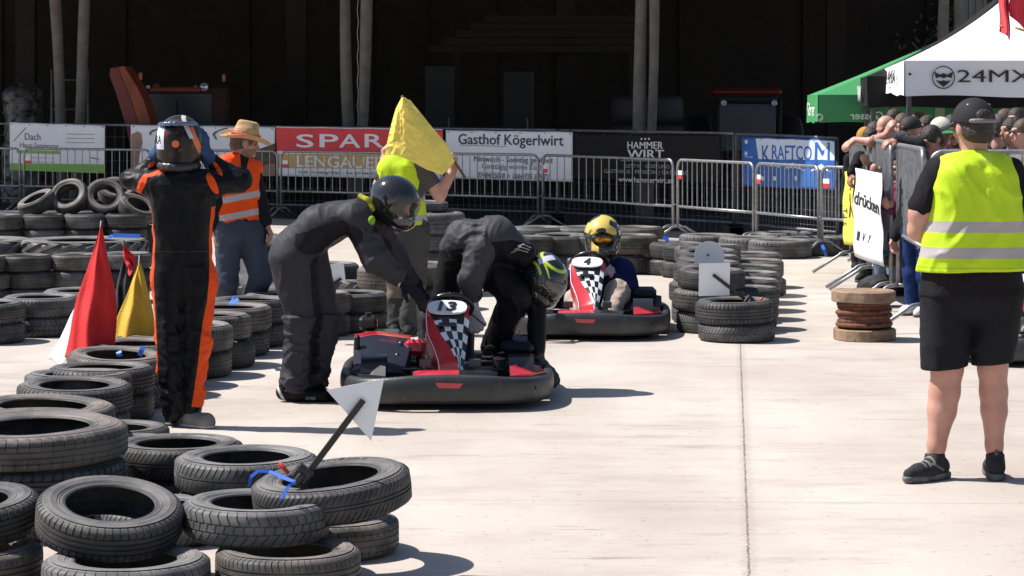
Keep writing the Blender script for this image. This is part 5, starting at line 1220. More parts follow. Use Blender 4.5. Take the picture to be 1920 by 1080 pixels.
# ---------------------------------------------------------------- marshal in the yellow vest, right foreground, seen from behind
d0 = 11.28; J = lambda x, y, dd=0.: np.array(W(x, y, d0 + dd)); S = F / d0
p = person('burly marshal in black shorts, black cap and yellow vest seen from behind', (X(1820, d0), d0, 0))
Z = lambda y: at_row(S, y)
tor = [c_(J(1792, 338), J(1782, 520), .118, .130), c_(J(1862, 338), J(1866, 520), .118, .130), c_(J(1826, 306, .01), J(1824, 520, .02), .085, .14), c_(J(1768, 322), J(1886, 322), .068)]
armL = [c_(J(1764, 322), J(1727, 400, .0), .066, .058), c_(J(1727, 400), J(1722, 432, .02), .056, .050)]; foreL = [c_(J(1722, 432, .02), J(1765, 425, .27), .050, .036)]
armR = [c_(J(1890, 322), J(1927, 400, .0), .066, .058), c_(J(1927, 400), J(1932, 434, .02), .056, .050)]; foreR = [c_(J(1932, 434, .02), J(1885, 425, .27), .050, .036)]
legL = chain([J(1778, 560), J(1776, 690), J(1771, 735, .012), J(1766, 770, .01), J(1756, 835), J(1753, 872)], [.11, .074, .071, .066, .042, .036]); legR = chain([J(1868, 560), J(1861, 690), J(1863, 735, .012), J(1864, 770, .01), J(1864, 835), J(1867, 870, .02)], [.11, .068, .064, .060, .040, .034])
fw = nz((-.32, .94, -.06)); R = frame(fw); HC = J(1824, 240)
hp, hs, hd = head(HC, R, 1.02)
neck = [c_(J(1826, 262), J(1827, 305), .060, .066)]
hands = hand(J(1765, 425, .27), (.8, .4, .2), (0, .3, 1), side=1) + hand(J(1885, 425, .27), (-.8, .4, .2), (0, .3, 1), side=-1)
blob('body', [(*q[:3], q[3] - .03, q[4] - .03) if q[0] == 'c' else q for q in tor] + armL + foreL + armR + foreR + legL + legR + hp + neck + hands, SKIN, p, .010, .022, attrs={'dark': hd}, sub=hs)
fold = folds(.012, 7., (1, 1, .6), 3)
blob('shirt', [(*q[:3], q[3] - .012, q[4] - .012) for q in tor] + [c_(J(1764, 322), J(1731, 384), .070, .070), c_(J(1890, 322), J(1922, 384), .070, .070), c_(J(1782, 520), J(1780, 556), .122, .138), c_(J(1866, 520), J(1868, 556), .122, .138), c_(J(1824, 520), J(1824, 556), .13, .14)],
     cmat('black tee shirt', (.014, .012, .014)), p, .011, .03, clip=[(J(0, 556), (0, 0, -1)), (J(1733, 401), (-.45, 0, -1)) if 0 else (J(0, 556), (0, 0, -1))], noise=fold)
nv = cmat('neon yellow vest', NEON, .6, masks=[('panel', (.56, .74, .06), .5), ('band', REFL, .35), ('seam', (.30, .42, .012), .7)], dark=(.44, .64, .012), bump=.2)
zb1, zb2 = Z(423), Z(471)
blob('safety_vest', [c_(J(1795, 338), J(1784, 508), .124, .146), c_(J(1860, 338), J(1866, 508), .124, .146), c_(J(1826, 312, .0), J(1824, 508, .02), .095, .155), c_(J(1790, 306), J(1865, 306), .060)], nv, p, .009, .03, grow=.012,
     clip=[(J(1824, 507), (.02, 0, -1)), (J(1824, 272, -.12), (0, .55, 1))], noise=folds(.020, 4.5, (1.3, 1, .7), 9), attrs={'band': lambda P: np.maximum(.026 - np.abs(P[:, 2] - zb1), .026 - np.abs(P[:, 2] - zb2)), 'panel': lambda P: np.minimum(.032 - np.abs(P[:, 0] - X(1839, d0)), .028 - np.abs(P[:, 2] - Z(297))),
     'seam': lambda P: np.maximum.reduce([.0025 - np.abs(P[:, 2] - Z(499)), .002 - np.abs(np.abs(P[:, 2] - zb1) - .022), .002 - np.abs(np.abs(P[:, 2] - zb2) - .022), np.where(np.abs(P[:, 2] - zb1) < .026, .0018 - np.abs(P[:, 0] - X(1790, d0)), -.1)])})
blob('shorts', [c_(J(1777, 556), J(1771, 715), .128, .103), c_(J(1868, 556), J(1858, 715), .128, .090), c_(J(1790, 556), J(1858, 556), .132)], cmat('charcoal shorts', (.016, .016, .020)), p, .009, .012,
     clip=[(J(1772, 690), (.1, 0, -1)), (J(0, 540), (0, 0, 1))], noise=folds(.009, 6., (1, 1, .5), 17))
hair(HC, R, HAIR_D, p, 1.02, low=-.045, vox=.007)
cp = cap(HC, R, cmat('black cap cloth', (.030, .027, .030), .75), p, 1.08, vox=.006)
g = lambda x, y, z: HC + R @ np.array((x, y, z)) * 1.08
sub_blob('strap', chain([g(.085 * math.sin(a), -.012 - .104 * math.cos(a), .026) for a in np.linspace(-.75, .75, 9)], [.0105] * 9), mat('grey strap', (.16, .15, .16), .6), cp, p, vox=.005, k=.006)
sub_blob('strap_arch', [e_(g(0, -.098, .046), (.046, .026, .036), R)], HAIR_D, cp, p, vox=.006)
for a in (-.8, 0., .8): sub_blob('eyelet', [e_(g(.072 * math.sin(a), -.078 * math.cos(a), .098), (.006, .006, .006))], mat('pale eyelet', (.5, .5, .5), .5), cp, p, vox=.003)
BLK = cmat('black trainer', (.022, .022, .024), .6); SOLE = mat('grey black sole', (.07, .07, .07), .7)
TRN = cmat('charcoal trainer mesh', (.040, .040, .042), .7, masks=[('lite', (.20, .20, .20), .6)], bump=.8); SOL2 = mat('grey rubber sole', (.15, .15, .15), .8, noise=(20., (.06, .06, .06), .4, .6))
def trainer(heel, toe, ank, side):
    H_, T_, A_ = (np.array(q, float) for q in (heel, toe, ank)); d_ = nz((T_ - H_) * (1, 1, 0)); up_ = np.array((0, 0, 1.)); L_ = np.linalg.norm((T_ - H_)[:2]); sd_ = np.cross(d_, up_)
    g_ = lambda f_, u_, s_=0.: np.array((H_[0], H_[1], 0)) + d_ * f_ * L_ + up_ * u_ + sd_ * s_
    pr_ = [c_(g_(.05, .055), g_(.35, .060), .040, .042), c_(g_(.35, .058), g_(.70, .048), .042, .036), c_(g_(.70, .046), g_(.92, .040), .038, .030), c_(g_(.08, .07), A_, .038, .040), c_(g_(.30, .085), g_(.16, .115), .030, .036), e_(g_(.50, .04), (.10, .046, .03), frame(sd_))]
    def li(P):
        q = P - g_(0, 0); a = q @ d_ / L_; z = P[:, 2]; lace = np.minimum(.004 - np.abs(((a * 9) % 1) - .5) * .03 + .002, np.where((a > .32) & (a < .68), z - .072, -.1)); logo = np.minimum(.005 - np.abs((z - .062) - (a - .28) * .12), np.where((a > .14) & (a < .46), .1, -.1)); return np.maximum(lace, logo)
    o_ = blob('shoe', pr_, TRN, p, .006, .018, clip=[(g_(0, .024), (0, 0, -1))], attrs={'lite': li})
    sub_blob('sole', [c_(g_(.03, .022), g_(.35, .022), .044, .040), c_(g_(.35, .022), g_(.70, .022), .040, .042), c_(g_(.70, .022), g_(.95, .026), .042, .030)], SOL2, o_, p, vox=.006, k=.02, clip=[(g_(0, .034), (0, 0, 1)), (g_(0, .002), (0, 0, -1))])
    sub_blob('heel_tab', [c_(A_ - d_ * .03 + up_ * .0, A_ - d_ * .042 + up_ * .045, .012, .010)], TRN, o_, p, vox=.005)
    blob('sock', [c_(A_ - up_ * .02, A_ + up_ * .022 + d_ * .004, .046, .043)], M_blackm, p, .007, .01, clip=[(A_ + up_ * .03, (0, 0, 1))], noise=folds(.003, 30.))
trainer(J(1768, 888, .02), J(1700, 888, -.14), J(1752, 862), 1); trainer(J(1869, 888, -.05), J(1856, 888, .20), J(1866, 862, 0), -1)

# ---------------------------------------------------------------- driver in black and orange adjusting the helmet, seen from behind
d0 = 13.1; J = lambda x, y, dd=0.: np.array(W(x, y, d0 + dd)); S = F / d0; Z = lambda y: at_row(S, y)
p = person('driver in black and orange suit seen from behind, both hands on the helmet', (X(345, d0), d0, 0))
tor = [c_(J(312, 350), J(321, 470), .098, .082), c_(J(370, 350), J(366, 470), .098, .082), c_(J(341, 330), J(344, 470), .07, .10), c_(J(321, 470), J(318, 530), .085, .096), c_(J(366, 470), J(372, 530), .085, .096), c_(J(285, 348), J(397, 348), .066)]
legs = chain([J(317, 520), J(320, 640), J(324, 770)], [.095, .070, .052]) + chain([J(373, 520), J(369, 640, -.02), J(359, 764)], [.095, .070, .052])
aL = chain([J(286, 345), J(245, 337, .07), J(290, 303, .09)], [.060, .050, .040]); aR = chain([J(396, 345), J(452, 338, .06), J(396, 305, .09)], [.062, .056, .042])
hd_c = J(337, 268, .03)
sm = cmat('racing suit black', (.007, .007, .009), .42, masks=[('orange', (.72, .075, .012), .6), ('seam', (.05, .05, .055), .5)], bump=.2)
def om(P):
    x = P[:, 0]; z = P[:, 2]; m = np.full(len(P), -.1)
    yl = lambda rows, xs: np.interp(z, [Z(r) for r in rows][::-1], [X(q, d0) for q in xs][::-1])
    right = yl((390, 450, 520, 560, 600, 680, 760), (398, 393, 396, 392, 384, 375, 362)); left = yl((390, 450, 520, 600, 640, 700, 730), (286, 293, 292, 294, 296, 297, 294))
    body = (z < Z(385)) & (z > Z(762)); m = np.where(body, np.maximum(x - right, np.where(z > Z(740), left - x, -.1)), m)
    for cx, cy, rx_, ry_, an in ((268, 345, 7, 22, .45), (401, 343, 7, 22, -.45), (300, 322, 34, 4, -.35), (318, 316, 26, 3, .1), (408, 316, 17, 4, .9), (283, 308, 9, 4, -.8)):
        dx = (x - X(cx, d0)) * S; dz = -(z - Z(cy)) * S; u = dx * math.cos(an) + dz * math.sin(an); v = -dx * math.sin(an) + dz * math.cos(an)
        m = np.maximum(m, np.where(P[:, 1] < d0 + .09, (1 - np.sqrt((u / rx_) ** 2 + (v / ry_) ** 2)) * .03, -.1))
    return m
suit = tor + legs + aL + aR
blob('body', [(*q[:3], q[3] - .02, q[4] - .02) for q in suit] + [c_(J(341, 335), hd_c, .055)] + head(hd_c, frame((0, 1, 0)))[0], SKIN, p, .014, .025, attrs={'dark': lambda P: np.full(len(P), -1.)})
blob('racing_suit', suit + [c_(J(330, 318), J(352, 318), .05)], sm, p, .0095, .028, attrs={'orange': om, 'seam': lambda P: np.where(P[:, 1] < d0, np.maximum.reduce([.0016 - np.abs(P[:, 2] - Z(343) + .15 * np.abs(P[:, 0] - X(341, d0)) ** 1.5), .002 - np.abs(P[:, 2] - Z(470)), np.where(P[:, 2] < Z(545), .0014 - np.abs(P[:, 0] - X(345, d0) + 0 * P[:, 2]), -.1)]), -.1)}, noise=lambda P: folds(.013, 9., (1, 1, .9), 2)(P) + np.where(P[:, 2] < Z(600), folds(.017, 10., (.5, .5, 1.5), 4)(P), 0))
def hm_w(q): return np.minimum(np.minimum(.022 - np.abs(q[:, 0] + .085), .055 - np.abs(q[:, 2] - .03)), -.02 - q[:, 1])
def hm_o(q): return np.maximum(.019 - np.sqrt(q[:, 0] ** 2 + (q[:, 2] - .005) ** 2) + np.where(q[:, 1] > 0, -1, 0), np.minimum(.012 - np.abs(q[:, 0] - .095 + .35 * (q[:, 2] - .02)), .07 - np.abs(q[:, 2] - .02)))
def hm_s(q): return np.minimum(.010 - np.abs(q[:, 0] - .05 - .5 * (.09 - q[:, 2])), np.minimum(q[:, 2] - .03, .02 - q[:, 1]))
hm = mat('glossy black helmet with graphics', (.008, .007, .008), .3, spec=.3, noise=(22., (.09, .025, .012), .56, .62), masks=[('w', (.62, .62, .72), .3), ('o', (.60, .14, .05), .3), ('s', (.5, .48, .46), .3)])
h, R, g = helmet(hd_c, (0, 1, 0.05), (0, 0, 1), p, hm, M_vis, 1.06, masks={'w': hm_w, 'o': hm_o, 's': hm_s}, base=False)
q = Vector(g(-.106, -.100, .002)); o = text('lettering', 'RA', M_ink, None, q - Vector(p.location) + Vector((0, -.035, 0)), (.93, -.36, 0), (.06, 0, 1), .034, .048, .01, .003); o.parent = h
sub_blob('spoiler', chain([g(.10 * math.sin(a), -.02 - .115 * math.cos(a), .095 + .012 * math.cos(a)) for a in np.linspace(-1.2, 1.2, 9)], [.012] * 9), mat('blue chrome trim', (.10, .16, .24), .15, metal=.6), h, p, vox=.006, k=.01)
sub_blob('rear_skirt', chain([g(.096 * math.sin(a), -.01 - .118 * math.cos(a), -.115) for a in np.linspace(-1.35, 1.35, 9)], [.024] * 9), M_black, h, p, vox=.007, k=.01)
gm = cmat('blue glove cloth', (.035, .075, .17), .7)
blob('glove', [c_(J(290, 304, .09), J(292, 292, .07), .036, .042)] + hand(J(291, 296, .05), (.16, .05, .95), (-1, -.25, .1), 1.15, .42, 1, .0105), gm, p, .007, .012)
blob('glove', [c_(J(396, 306, .09), J(388, 292, .06), .038, .044)] + hand(J(387, 294, .03), (-.14, .0, .95), (1, -.35, .1), 1.2, .42, -1, .0105), gm, p, .007, .012)
GREY = cmat('grey trainer', (.24, .22, .22), .75)
shoe(p, J(352, 787), J(396, 790, -.08), GREY, mat('pale sole', (.42, .40, .39), .7), 1.0, ank=J(360, 764)); shoe(p, J(322, 786, .05), J(330, 786, .22), BLK, SOLE, .95, ank=J(323, 764, .03))

# ---------------------------------------------------------------- marshal with the straw hat and orange vest
d0 = 18.2; J = lambda x, y, dd=0.: np.array(W(x, y, d0 + dd)); S = F / d0; Z = lambda y: at_row(S, y)
p = person('bearded marshal in straw hat, orange vest and jeans walking to the right', (X(450, d0), d0, 0))
tor = [c_(J(430, 318, -.06), J(430, 425, -.04), .095, .10), c_(J(462, 318, .06), J(462, 425, .04), .095, .10), c_(J(446, 300), J(446, 425), .06, .10), c_(J(425, 312, -.09), J(472, 312, .09), .055)]
fw = nz((.90, .30, -.18)); R = frame(fw); HC = J(459, 268)
hp, hs, hd = head(HC, R, 1.0, beard=1)
aR = chain([J(472, 312, .06), J(488, 378, .06), J(498, 415, .02)], [.056, .05, .036]); aL = chain([J(424, 314, -.10), J(402, 382, -.12), J(403, 425, -.08)], [.056, .05, .036])
legs = chain([J(431, 430, -.05), J(424, 535, -.06), J(414, 628, .0)], [.10, .072, .055]) + chain([J(466, 430, .04), J(490, 522, .02), J(452, 600, .12)], [.10, .075, .055])
blob('body', [(*q[:3], q[3] - .015, q[4] - .015) for q in tor + legs] + [(*q[:3], q[3] - .01, q[4] - .006) for q in aR + aL] + hp + [c_(J(449, 285), J(446, 305), .055, .06)] + hand(J(499, 418, .02), (.35, -.1, -.9), (.8, .3, .3), 1.05, .5, -1) + hand(J(403, 430, -.08), (.1, -.1, -1), (-1, 0, 0), 1.05, .4, 1), SKIN, p, .010, .02, attrs={'dark': hd}, sub=hs)
blob('jumper', tor + [(*q[:3], q[3] + .006, q[4] + .010) for q in aR + aL] + [c_(J(446, 425), J(447, 436), .12)], cmat('black jumper', (.013, .013, .014)), p, .012, .03, noise=folds(.012, 8.))
ov = cmat('orange safety vest', (.85, .085, .012), .6, masks=[('band', REFL, .35), ('gap', (.013, .013, .014), .8)], bump=.2)
za, zc = Z(371), Z(404)
def slope(P): return (P[:, 0] - X(440, d0)) * .18
blob('safety_vest', tor, ov, p, .010, .03, grow=.014, clip=[(J(440, 424), (-.16, 0, -1)), (J(452, 283), (.6, 0, 1))], noise=folds(.016, 6., (1.2, 1, .7), 8),
     attrs={'band': lambda P: np.maximum(.024 - np.abs(P[:, 2] - za - slope(P)), .024 - np.abs(P[:, 2] - zc - slope(P))), 'gap': lambda P: np.where((P[:, 1] < d0 + .04) & (P[:, 2] > Z(352)), .03 * (P[:, 2] - Z(345)) / .2 - np.abs(P[:, 0] - X(460, d0)), -.1)})
blob('jeans', legs + [c_(J(431, 432, -.04), J(466, 432, .04), .122)], cmat('blue grey jeans', (.055, .068, .095), .8, dark=(.035, .045, .065)), p, .012, .03, grow=.008, noise=lambda P: folds(.014, 9., (.6, .6, 1.2), 3)(P))
shoe(p, J(410, 632, .02), J(450, 632, -.05), BLK, SOLE); shoe(p, J(450, 612, .15), J(478, 630, .12), BLK, SOLE)
g = lambda x, y, z: HC + R @ np.array((x, y, z))
straw = mat('straw', (.52, .33, .17), .8, noise=(30., (.40, .24, .11), .35, .65), bump=(120, .8))
V = []; n = 40; Rt = R @ np.array(Matrix.Rotation(rad(7), 3, 'Y'))
gh = lambda x, y, z: HC + Rt @ np.array((x, y, z))
prof = [(.088, .052, 0), (.12, .042, .010), (.155, .040, .02), (.185, .052, .03), (.19, .058, .03), (.185, .046, .03), (.155, .032, .02), (.12, .034, .010), (.088, .046, 0)]
for i in range(n):
    a = 2 * math.pi * i / n
    for r_, z_, up_ in prof: V.append(gh(r_ * .92 * math.cos(a), r_ * 1.05 * math.sin(a), z_ + up_ * math.cos(2 * a) * .9))
k = len(prof); hat = mk('straw_hat', [v - np.array(p.location) for v in V], [[i * k + j, ((i + 1) % n) * k + j, ((i + 1) % n) * k + j + 1, i * k + j + 1] for i in range(n) for j in range(k - 1)], straw, p, local=True)
sub_blob('crown', [e_(gh(0, -.005, .075), (.088, .100, .085), Rt), c_(gh(0, -.05, .145), gh(0, .05, .150), .035, .03)], straw, hat, p, vox=.007, k=.03, sub=[c_(gh(0, -.06, .192), gh(0, .07, .192), .022)], clip=[(gh(0, 0, .04), Rt @ np.array((0, 0, -1.)))], ksub=.02)
sub_blob('hat_band', chain([gh(.090 * math.cos(a), -.005 + .102 * math.sin(a), .066) for a in np.linspace(0, 6.2832, 25)], [.014] * 25), mat('red hat band', (.52, .02, .03), .6), hat, p, vox=.006, k=.005)
hair(HC, R, HAIR_B, p, 1.0, low=-.04)

# ---------------------------------------------------------------- marshal with the raised yellow flag
d0 = 18.3; J = lambda x, y, dd=0.: np.array(W(x, y, d0 + dd)); S = F / d0; Z = lambda y: at_row(S, y)
p = person('flag marshal in yellow vest and grey trousers behind the raised yellow flag', (X(760, d0), d0, 0))
tor = [c_(J(738, 318, .02), J(752, 425, .02), .098, .095), c_(J(768, 318, -.02), J(776, 425, -.02), .098, .092), c_(J(754, 296), J(764, 425), .06, .10), c_(J(728, 312, .03), J(785, 314, -.03), .058)]
aR = chain([J(788, 316, -.03), J(824, 366, -.06), J(850, 318, .0)], [.060, .048, .034]); aL = chain([J(728, 316, .04), J(710, 348, .12), J(724, 288, .22)], [.054, .043, .034])
legs = chain([J(752, 430, .02), J(744, 525, .03), J(742, 612, .04)], [.098, .07, .055]) + chain([J(780, 430, -.02), J(778, 525, -.02), J(766, 616, -.02)], [.098, .075, .06])
HC = J(762, 255, .02); R = frame((.25, .95, .0)); hp, hs, hd = head(HC, R)
blob('body', [(*q[:3], q[3] - .015, q[4] - .015) for q in tor + legs] + aR + aL + hp + [c_(J(760, 270), J(757, 300), .055)] + hand(J(850, 318, .0), (.15, .1, 1), (.9, -.3, 0), 1.0, 1.15, -1) + hand(J(718, 285, .22), (.5, .2, .6), (-.6, 0, .6), 1.0, .9, 1), SKIN, p, .010, .02, attrs={'dark': hd}, sub=hs)
blob('shirt', tor + [c_(J(788, 316, -.03), J(806, 342, -.05), .072, .066), c_(J(726, 316, .04), J(716, 330, .07), .068, .062), c_(J(752, 425, .02), J(754, 438, .02), .10), c_(J(778, 425, -.02), J(779, 438, -.02), .10)], cmat('grey tee shirt', (.085, .080, .082)), p, .011, .03, noise=folds(.010, 8.))
za, zc = Z(370), Z(408)
blob('safety_vest', [c_(J(736, 318, .02), J(750, 420, .02), .10, .098), c_(J(762, 318, -.02), J(774, 420, -.02), .095, .095), c_(J(750, 300), J(764, 420), .07, .10), c_(J(735, 306, .03), J(768, 308, -.02), .05)], cmat('neon marshal vest', NEON, .6, masks=[('band', REFL, .35)], dark=(.44, .64, .012), bump=.2), p, .010, .03, grow=.014, clip=[(J(0, 427), (0, 0, -1)), (J(754, 276), (0, 0, 1))], noise=folds(.012, 6., seed=5),
     attrs={'band': lambda P: np.maximum(.024 - np.abs(P[:, 2] - za), .024 - np.abs(P[:, 2] - zc))})
blob('trousers', legs + [c_(J(754, 436), J(778, 436), .105)], cmat('grey work trousers', (.075, .072, .070), .85, masks=[('khaki', (.17, .145, .11), .85)]), p, .011, .03, grow=.008, noise=folds(.014, 8., (.7, .7, 1.2), 6), attrs={'khaki': lambda P: np.minimum(.055 - np.abs(P[:, 2] - Z(545)), np.where(P[:, 0] < X(762, d0), .1, -.1))})
shoe(p, J(742, 616, .06), J(738, 620, -.12), BLK, SOLE); shoe(p, J(768, 618, 0), J(764, 622, -.2), BLK, SOLE)
hair(HC, R, HAIR_D, p)
# the flag he holds
t = T('flag', 'yellow flag held up in front of the flag marshal', 'flag', (X(790, 17.95), 17.95, 0))
oul = [(753, 183), (742, 204), (734, 232), (727, 262), (722, 290)]; our = [(760, 183), (783, 205), (808, 236), (836, 268), (853, 303)]; bot_ = [(722, 290), (745, 291), (768, 301), (800, 318), (830, 328), (853, 303)]
def ip(L_, u): k = u * (len(L_) - 1); i = min(int(k), len(L_) - 2); f_ = k - i; return np.array(L_[i]) * (1 - f_) + np.array(L_[i + 1]) * f_
def fl(u, v):
    w_ = 1 - v; a = ip(oul, w_); b = ip(our, w_); c = a * (1 - u) + b * u; bb = ip(bot_, u); base = np.array(oul[-1]) * (1 - u) + np.array(our[-1]) * u
    c = c + (bb - base) * w_ ** 2
    q = np.array([[u * 1.7, v * 1.9, 0]]); wr_ = (1 - abs(2 * vn(q, 2.6, 3)[0] - 1)) ** 2 * .014 + (1 - abs(2 * vn(q + .3, 9., 4)[0] - 1)) ** 3 * .007 + (1 - abs(2 * vn(q * 1.3 + .7, 15., 5)[0] - 1)) ** 3 * .004
    dd = 17.92 - .10 * math.sin(u * math.pi * .9) - wr_ + .06 * u
    return W(c[0], c[1], dd)
v, f = sheet(fl, 64, 64, .004); mk('cloth', v, f, mat('yellow signal cloth', (.88, .70, .13), .55, noise=(5., (.82, .63, .10), .4, .7), bump=(24, .5)), t)
mb = MB(); mb.tube([W(753, 180, 18.05), W(853, 304, 18.22), W(872, 333, 18.26)], .011, 8); mb.obj('pole', mat('brown flag stick', (.10, .055, .035), .7), t)
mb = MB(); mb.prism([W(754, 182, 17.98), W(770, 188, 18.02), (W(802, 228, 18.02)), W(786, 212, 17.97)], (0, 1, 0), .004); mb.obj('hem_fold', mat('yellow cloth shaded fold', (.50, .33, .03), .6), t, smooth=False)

# ---------------------------------------------------------------- driver bending in the grey suit, black helmet
d0 = 14.25; J = lambda x, y, dd=0.: np.array(W(x, y, d0 + dd)); S = F / d0; Z = lambda y: at_row(S, y)
p = person('driver in dark grey suit and black helmet bending right towards kart 13', (X(565, d0), d0, 0))
tor = [c_(J(556, 468, -.06), J(600, 425, -.08), .130, .115), c_(J(556, 468, .06), J(600, 425, .08), .130, .115), c_(J(600, 425, -.08), J(668, 400, -.09), .115, .082), c_(J(600, 425, .08), J(676, 400, .11), .125, .085), c_(J(610, 422), J(690, 392), .13, .07)]
legs = chain([J(549, 485, -.07), J(568, 600, -.07), J(552, 712, -.05)], [.138, .096, .080]) + chain([J(578, 490, .10), J(608, 592, .10), J(588, 706, .10)], [.12, .088, .074])
aN = chain([J(668, 408, -.13), J(706, 488, -.16), J(744, 518, -.14)], [.088, .072, .050]); aF = chain([J(690, 398, .14), J(738, 480, .28), J(770, 524, .42)], [.075, .06, .045])
HC = J(740, 378, 0); fwh = nz((.80, -.36, -.42)); uph = nz((.35, -.12, .93))
hp, hs, hd = head(HC + np.array((0, 0, -.005)), frame(fwh, uph))
suit = tor + legs + aN + aF
blob('body', [(*q[:3], q[3] - .025, q[4] - .025) for q in suit] + hp + [c_(J(692, 394), HC, .055)], SKIN, p, .011, .022, attrs={'dark': hd}, sub=hs)
def gp(P):   # black side panel, inner legs and underarm; the rest is dark grey
    side = np.minimum(segd(P, J(575, 455, -.15), J(640, 440, -.2)) - .085, segd(P, J(640, 440, -.2), J(690, 440, -.15)) - .075)
    return np.minimum(np.minimum(side, segd(P, J(588, 500, -.10), J(592, 690, -.05)) - .075), segd(P, J(720, 470, .1), J(765, 525, .08)) - .09)
gs = cmat('dark grey racing suit', (.013, .013, .016), .5, masks=[('pale', (.040, .039, .046), .55), ('seam', (.075, .075, .085), .5)], bump=.25)
blob('racing_suit', suit, gs, p, .0095, .03, attrs={'pale': gp, 'seam': lambda P: np.maximum(np.where(P[:, 1] < d0, .0018 - np.abs(gp(P) + .004), -.1), np.where(P[:, 2] < Z(520), .0016 - np.abs(P[:, 0] - np.interp(P[:, 2], [Z(720), Z(600), Z(520)], [X(560, d0), X(580, d0), X(566, d0)])), -.1))}, noise=lambda P: folds(.014, 6., (1.2, 1, .6), 12)(P) + np.where(P[:, 2] < Z(590), folds(.030, 9., (.5, .5, 1.5), 14)(P), 0) + np.where((P[:, 0] > X(690, d0)) & (P[:, 2] < Z(430)), folds(.014, 14., (1, 1, 1), 15)(P), 0))
hmk = mat('gloss black helmet', (.013, .013, .014), .1, coat=.7, noise=(9., (.03, .03, .032), .55, .7))
h, Rh, g = helmet(HC, fwh, uph, p, hmk, M_vclr, 1.05)
sub_blob('rim_trim', chain([g(.062 * math.cos(a) * 1.5, .135 - .03 * abs(math.cos(a)), -.052 + .01 * math.sin(a)) for a in np.linspace(.3, 2.8, 9)], [.006] * 9), mat('white trim', (.5, .5, .5), .4), h, p, vox=.004, k=.004)
blob('collar', chain([J(676, 368, -.05), J(688, 376, -.09), J(698, 392, -.11)], [.018, .020, .018]), cmat('neon collar', (.30, .30, .02)), p, .008, .02)
blob('badge', [e_(J(697, 413, -.205), (.022, .016, .028))], cmat('green badge', (.22, .42, .03)), p, .006, .01)
gl = cmat('black racing glove', (.014, .014, .016), .6, masks=[('w', (.45, .45, .48), .5)])
def gw(P): return np.minimum(.012 - np.abs(P[:, 0] - X(753, d0) - (P[:, 2] - Z(520)) * .4), .1)
blob('glove', [c_(J(740, 514, -.14), J(757, 527, -.14), .047, .046)] + hand(J(755, 527, -.14), (.72, -.1, -.64), (.55, -.35, .75), 1.3, .28, 1, .0115), gl, p, .007, .014, attrs={'w': gw})
blob('glove', [c_(J(766, 518, .41), J(780, 534, .44), .044, .044)] + hand(J(779, 533, .44), (.55, .1, -.80), (.8, -.2, .5), 1.3, .3, -1, .0115), gl, p, .007, .014, attrs={'w': lambda P: np.full(len(P), -.1)})
BW2 = cmat('black race boot', (.012, .012, .013), .5, masks=[('w', (.5, .5, .5), .5)])
o = blob('shoe', [c_(J(532, 736, -.05), J(560, 740, -.06), .046, .045), c_(J(560, 740, -.06), J(606, 746, -.08), .043, .034), c_(J(535, 732, -.05), J(548, 708, -.05), .046, .05)], BW2, p, .008, .02, clip=[(np.array((0, 0, .004)), (0, 0, -1))], attrs={'w': lambda P: .009 - np.abs((P[:, 0] - X(527, d0)) - (P[:, 2] - .06) * -.5)})
text('lettering', 'OTER', mat('grey print', (.3, .3, .3), .5), p, W(573, 750, d0 - .127), (1, -.05, 0), (0, 0, 1), .06, .018, .0, .002)
blob('shoe', [c_(J(584, 732, .10), J(600, 738, .08), .045, .044), c_(J(600, 738, .08), J(628, 744, -.06), .042, .034), c_(J(586, 730, .10), J(590, 706, .10), .045, .05)], BW2, p, .008, .02, clip=[(np.array((0, 0, .004)), (0, 0, -1))], attrs={'w': lambda P: np.full(len(P), -.1)})

# ---------------------------------------------------------------- driver climbing out of kart 13
d0 = 14.75; J = lambda x, y, dd=0.: np.array(W(x, y, d0 + dd)); S = F / d0; Z = lambda y: at_row(S, y)
p = person('driver in black suit and black yellow helmet leaning down out of kart 13', (X(900, d0), d0, 0))
tor = [c_(J(872, 452, -.05), J(930, 450, -.09), .125, .13), c_(J(872, 452, .08), J(930, 450, .10), .125, .13), c_(J(930, 450, -.09), J(978, 478, -.09), .13, .085), c_(J(930, 450, .10), J(985, 478, .10), .13, .085), c_(J(925, 445), J(990, 482), .135, .075)]
legs = chain([J(860, 470, .14), J(838, 560, .16), J(838, 650, .22)], [.118, .090, .07]) + chain([J(905, 490, -.02), J(968, 552, -.10), J(926, 650, -.02)], [.125, .098, .072])
aN = chain([J(902, 470, -.16), J(884, 520, -.20), J(884, 558, -.16)], [.085, .070, .056]); aF = chain([J(985, 485, .02), J(1008, 570, -.04), J(1006, 662, -.12)], [.080, .060, .050])
HC = J(1021, 522, -.05); fwh = nz((.42, -.62, -.66)); uph = nz((.55, -.45, .70))
hp, hs, hd = head(HC, frame(fwh, uph)); suit = tor + legs + aN + aF
blob('body', [(*q[:3], q[3] - .022, q[4] - .022) for q in suit] + hp + [c_(J(988, 484), HC, .055)], SKIN, p, .012, .022, attrs={'dark': hd}, sub=hs)
def gp2(P):
    top = P[:, 2] - np.interp(P[:, 0], [X(830, d0), X(870, d0), X(905, d0), X(960, d0), X(990, d0)], [Z(470), Z(462), Z(452), Z(446), Z(455)])
    arm = np.maximum(.098 - segd(P, J(900, 470, -.18), J(880, 522, -.24)), .085 - segd(P, J(880, 522, -.24), J(880, 560, -.2)))
    return np.maximum(top, arm)
bs = cmat('black racing suit', (.006, .006, .008), .5, masks=[('pale', (.048, .047, .054), .55)], bump=.25)
blob('racing_suit', suit, bs, p, .0095, .03, attrs={'pale': gp2}, noise=lambda P: folds(.012, 6., (1.6, 1, .5), 22)(P) + np.where((P[:, 0] < X(912, d0)) & (P[:, 1] < d0), folds(.014, 12., (.5, .5, 1.5), 23)(P), 0))
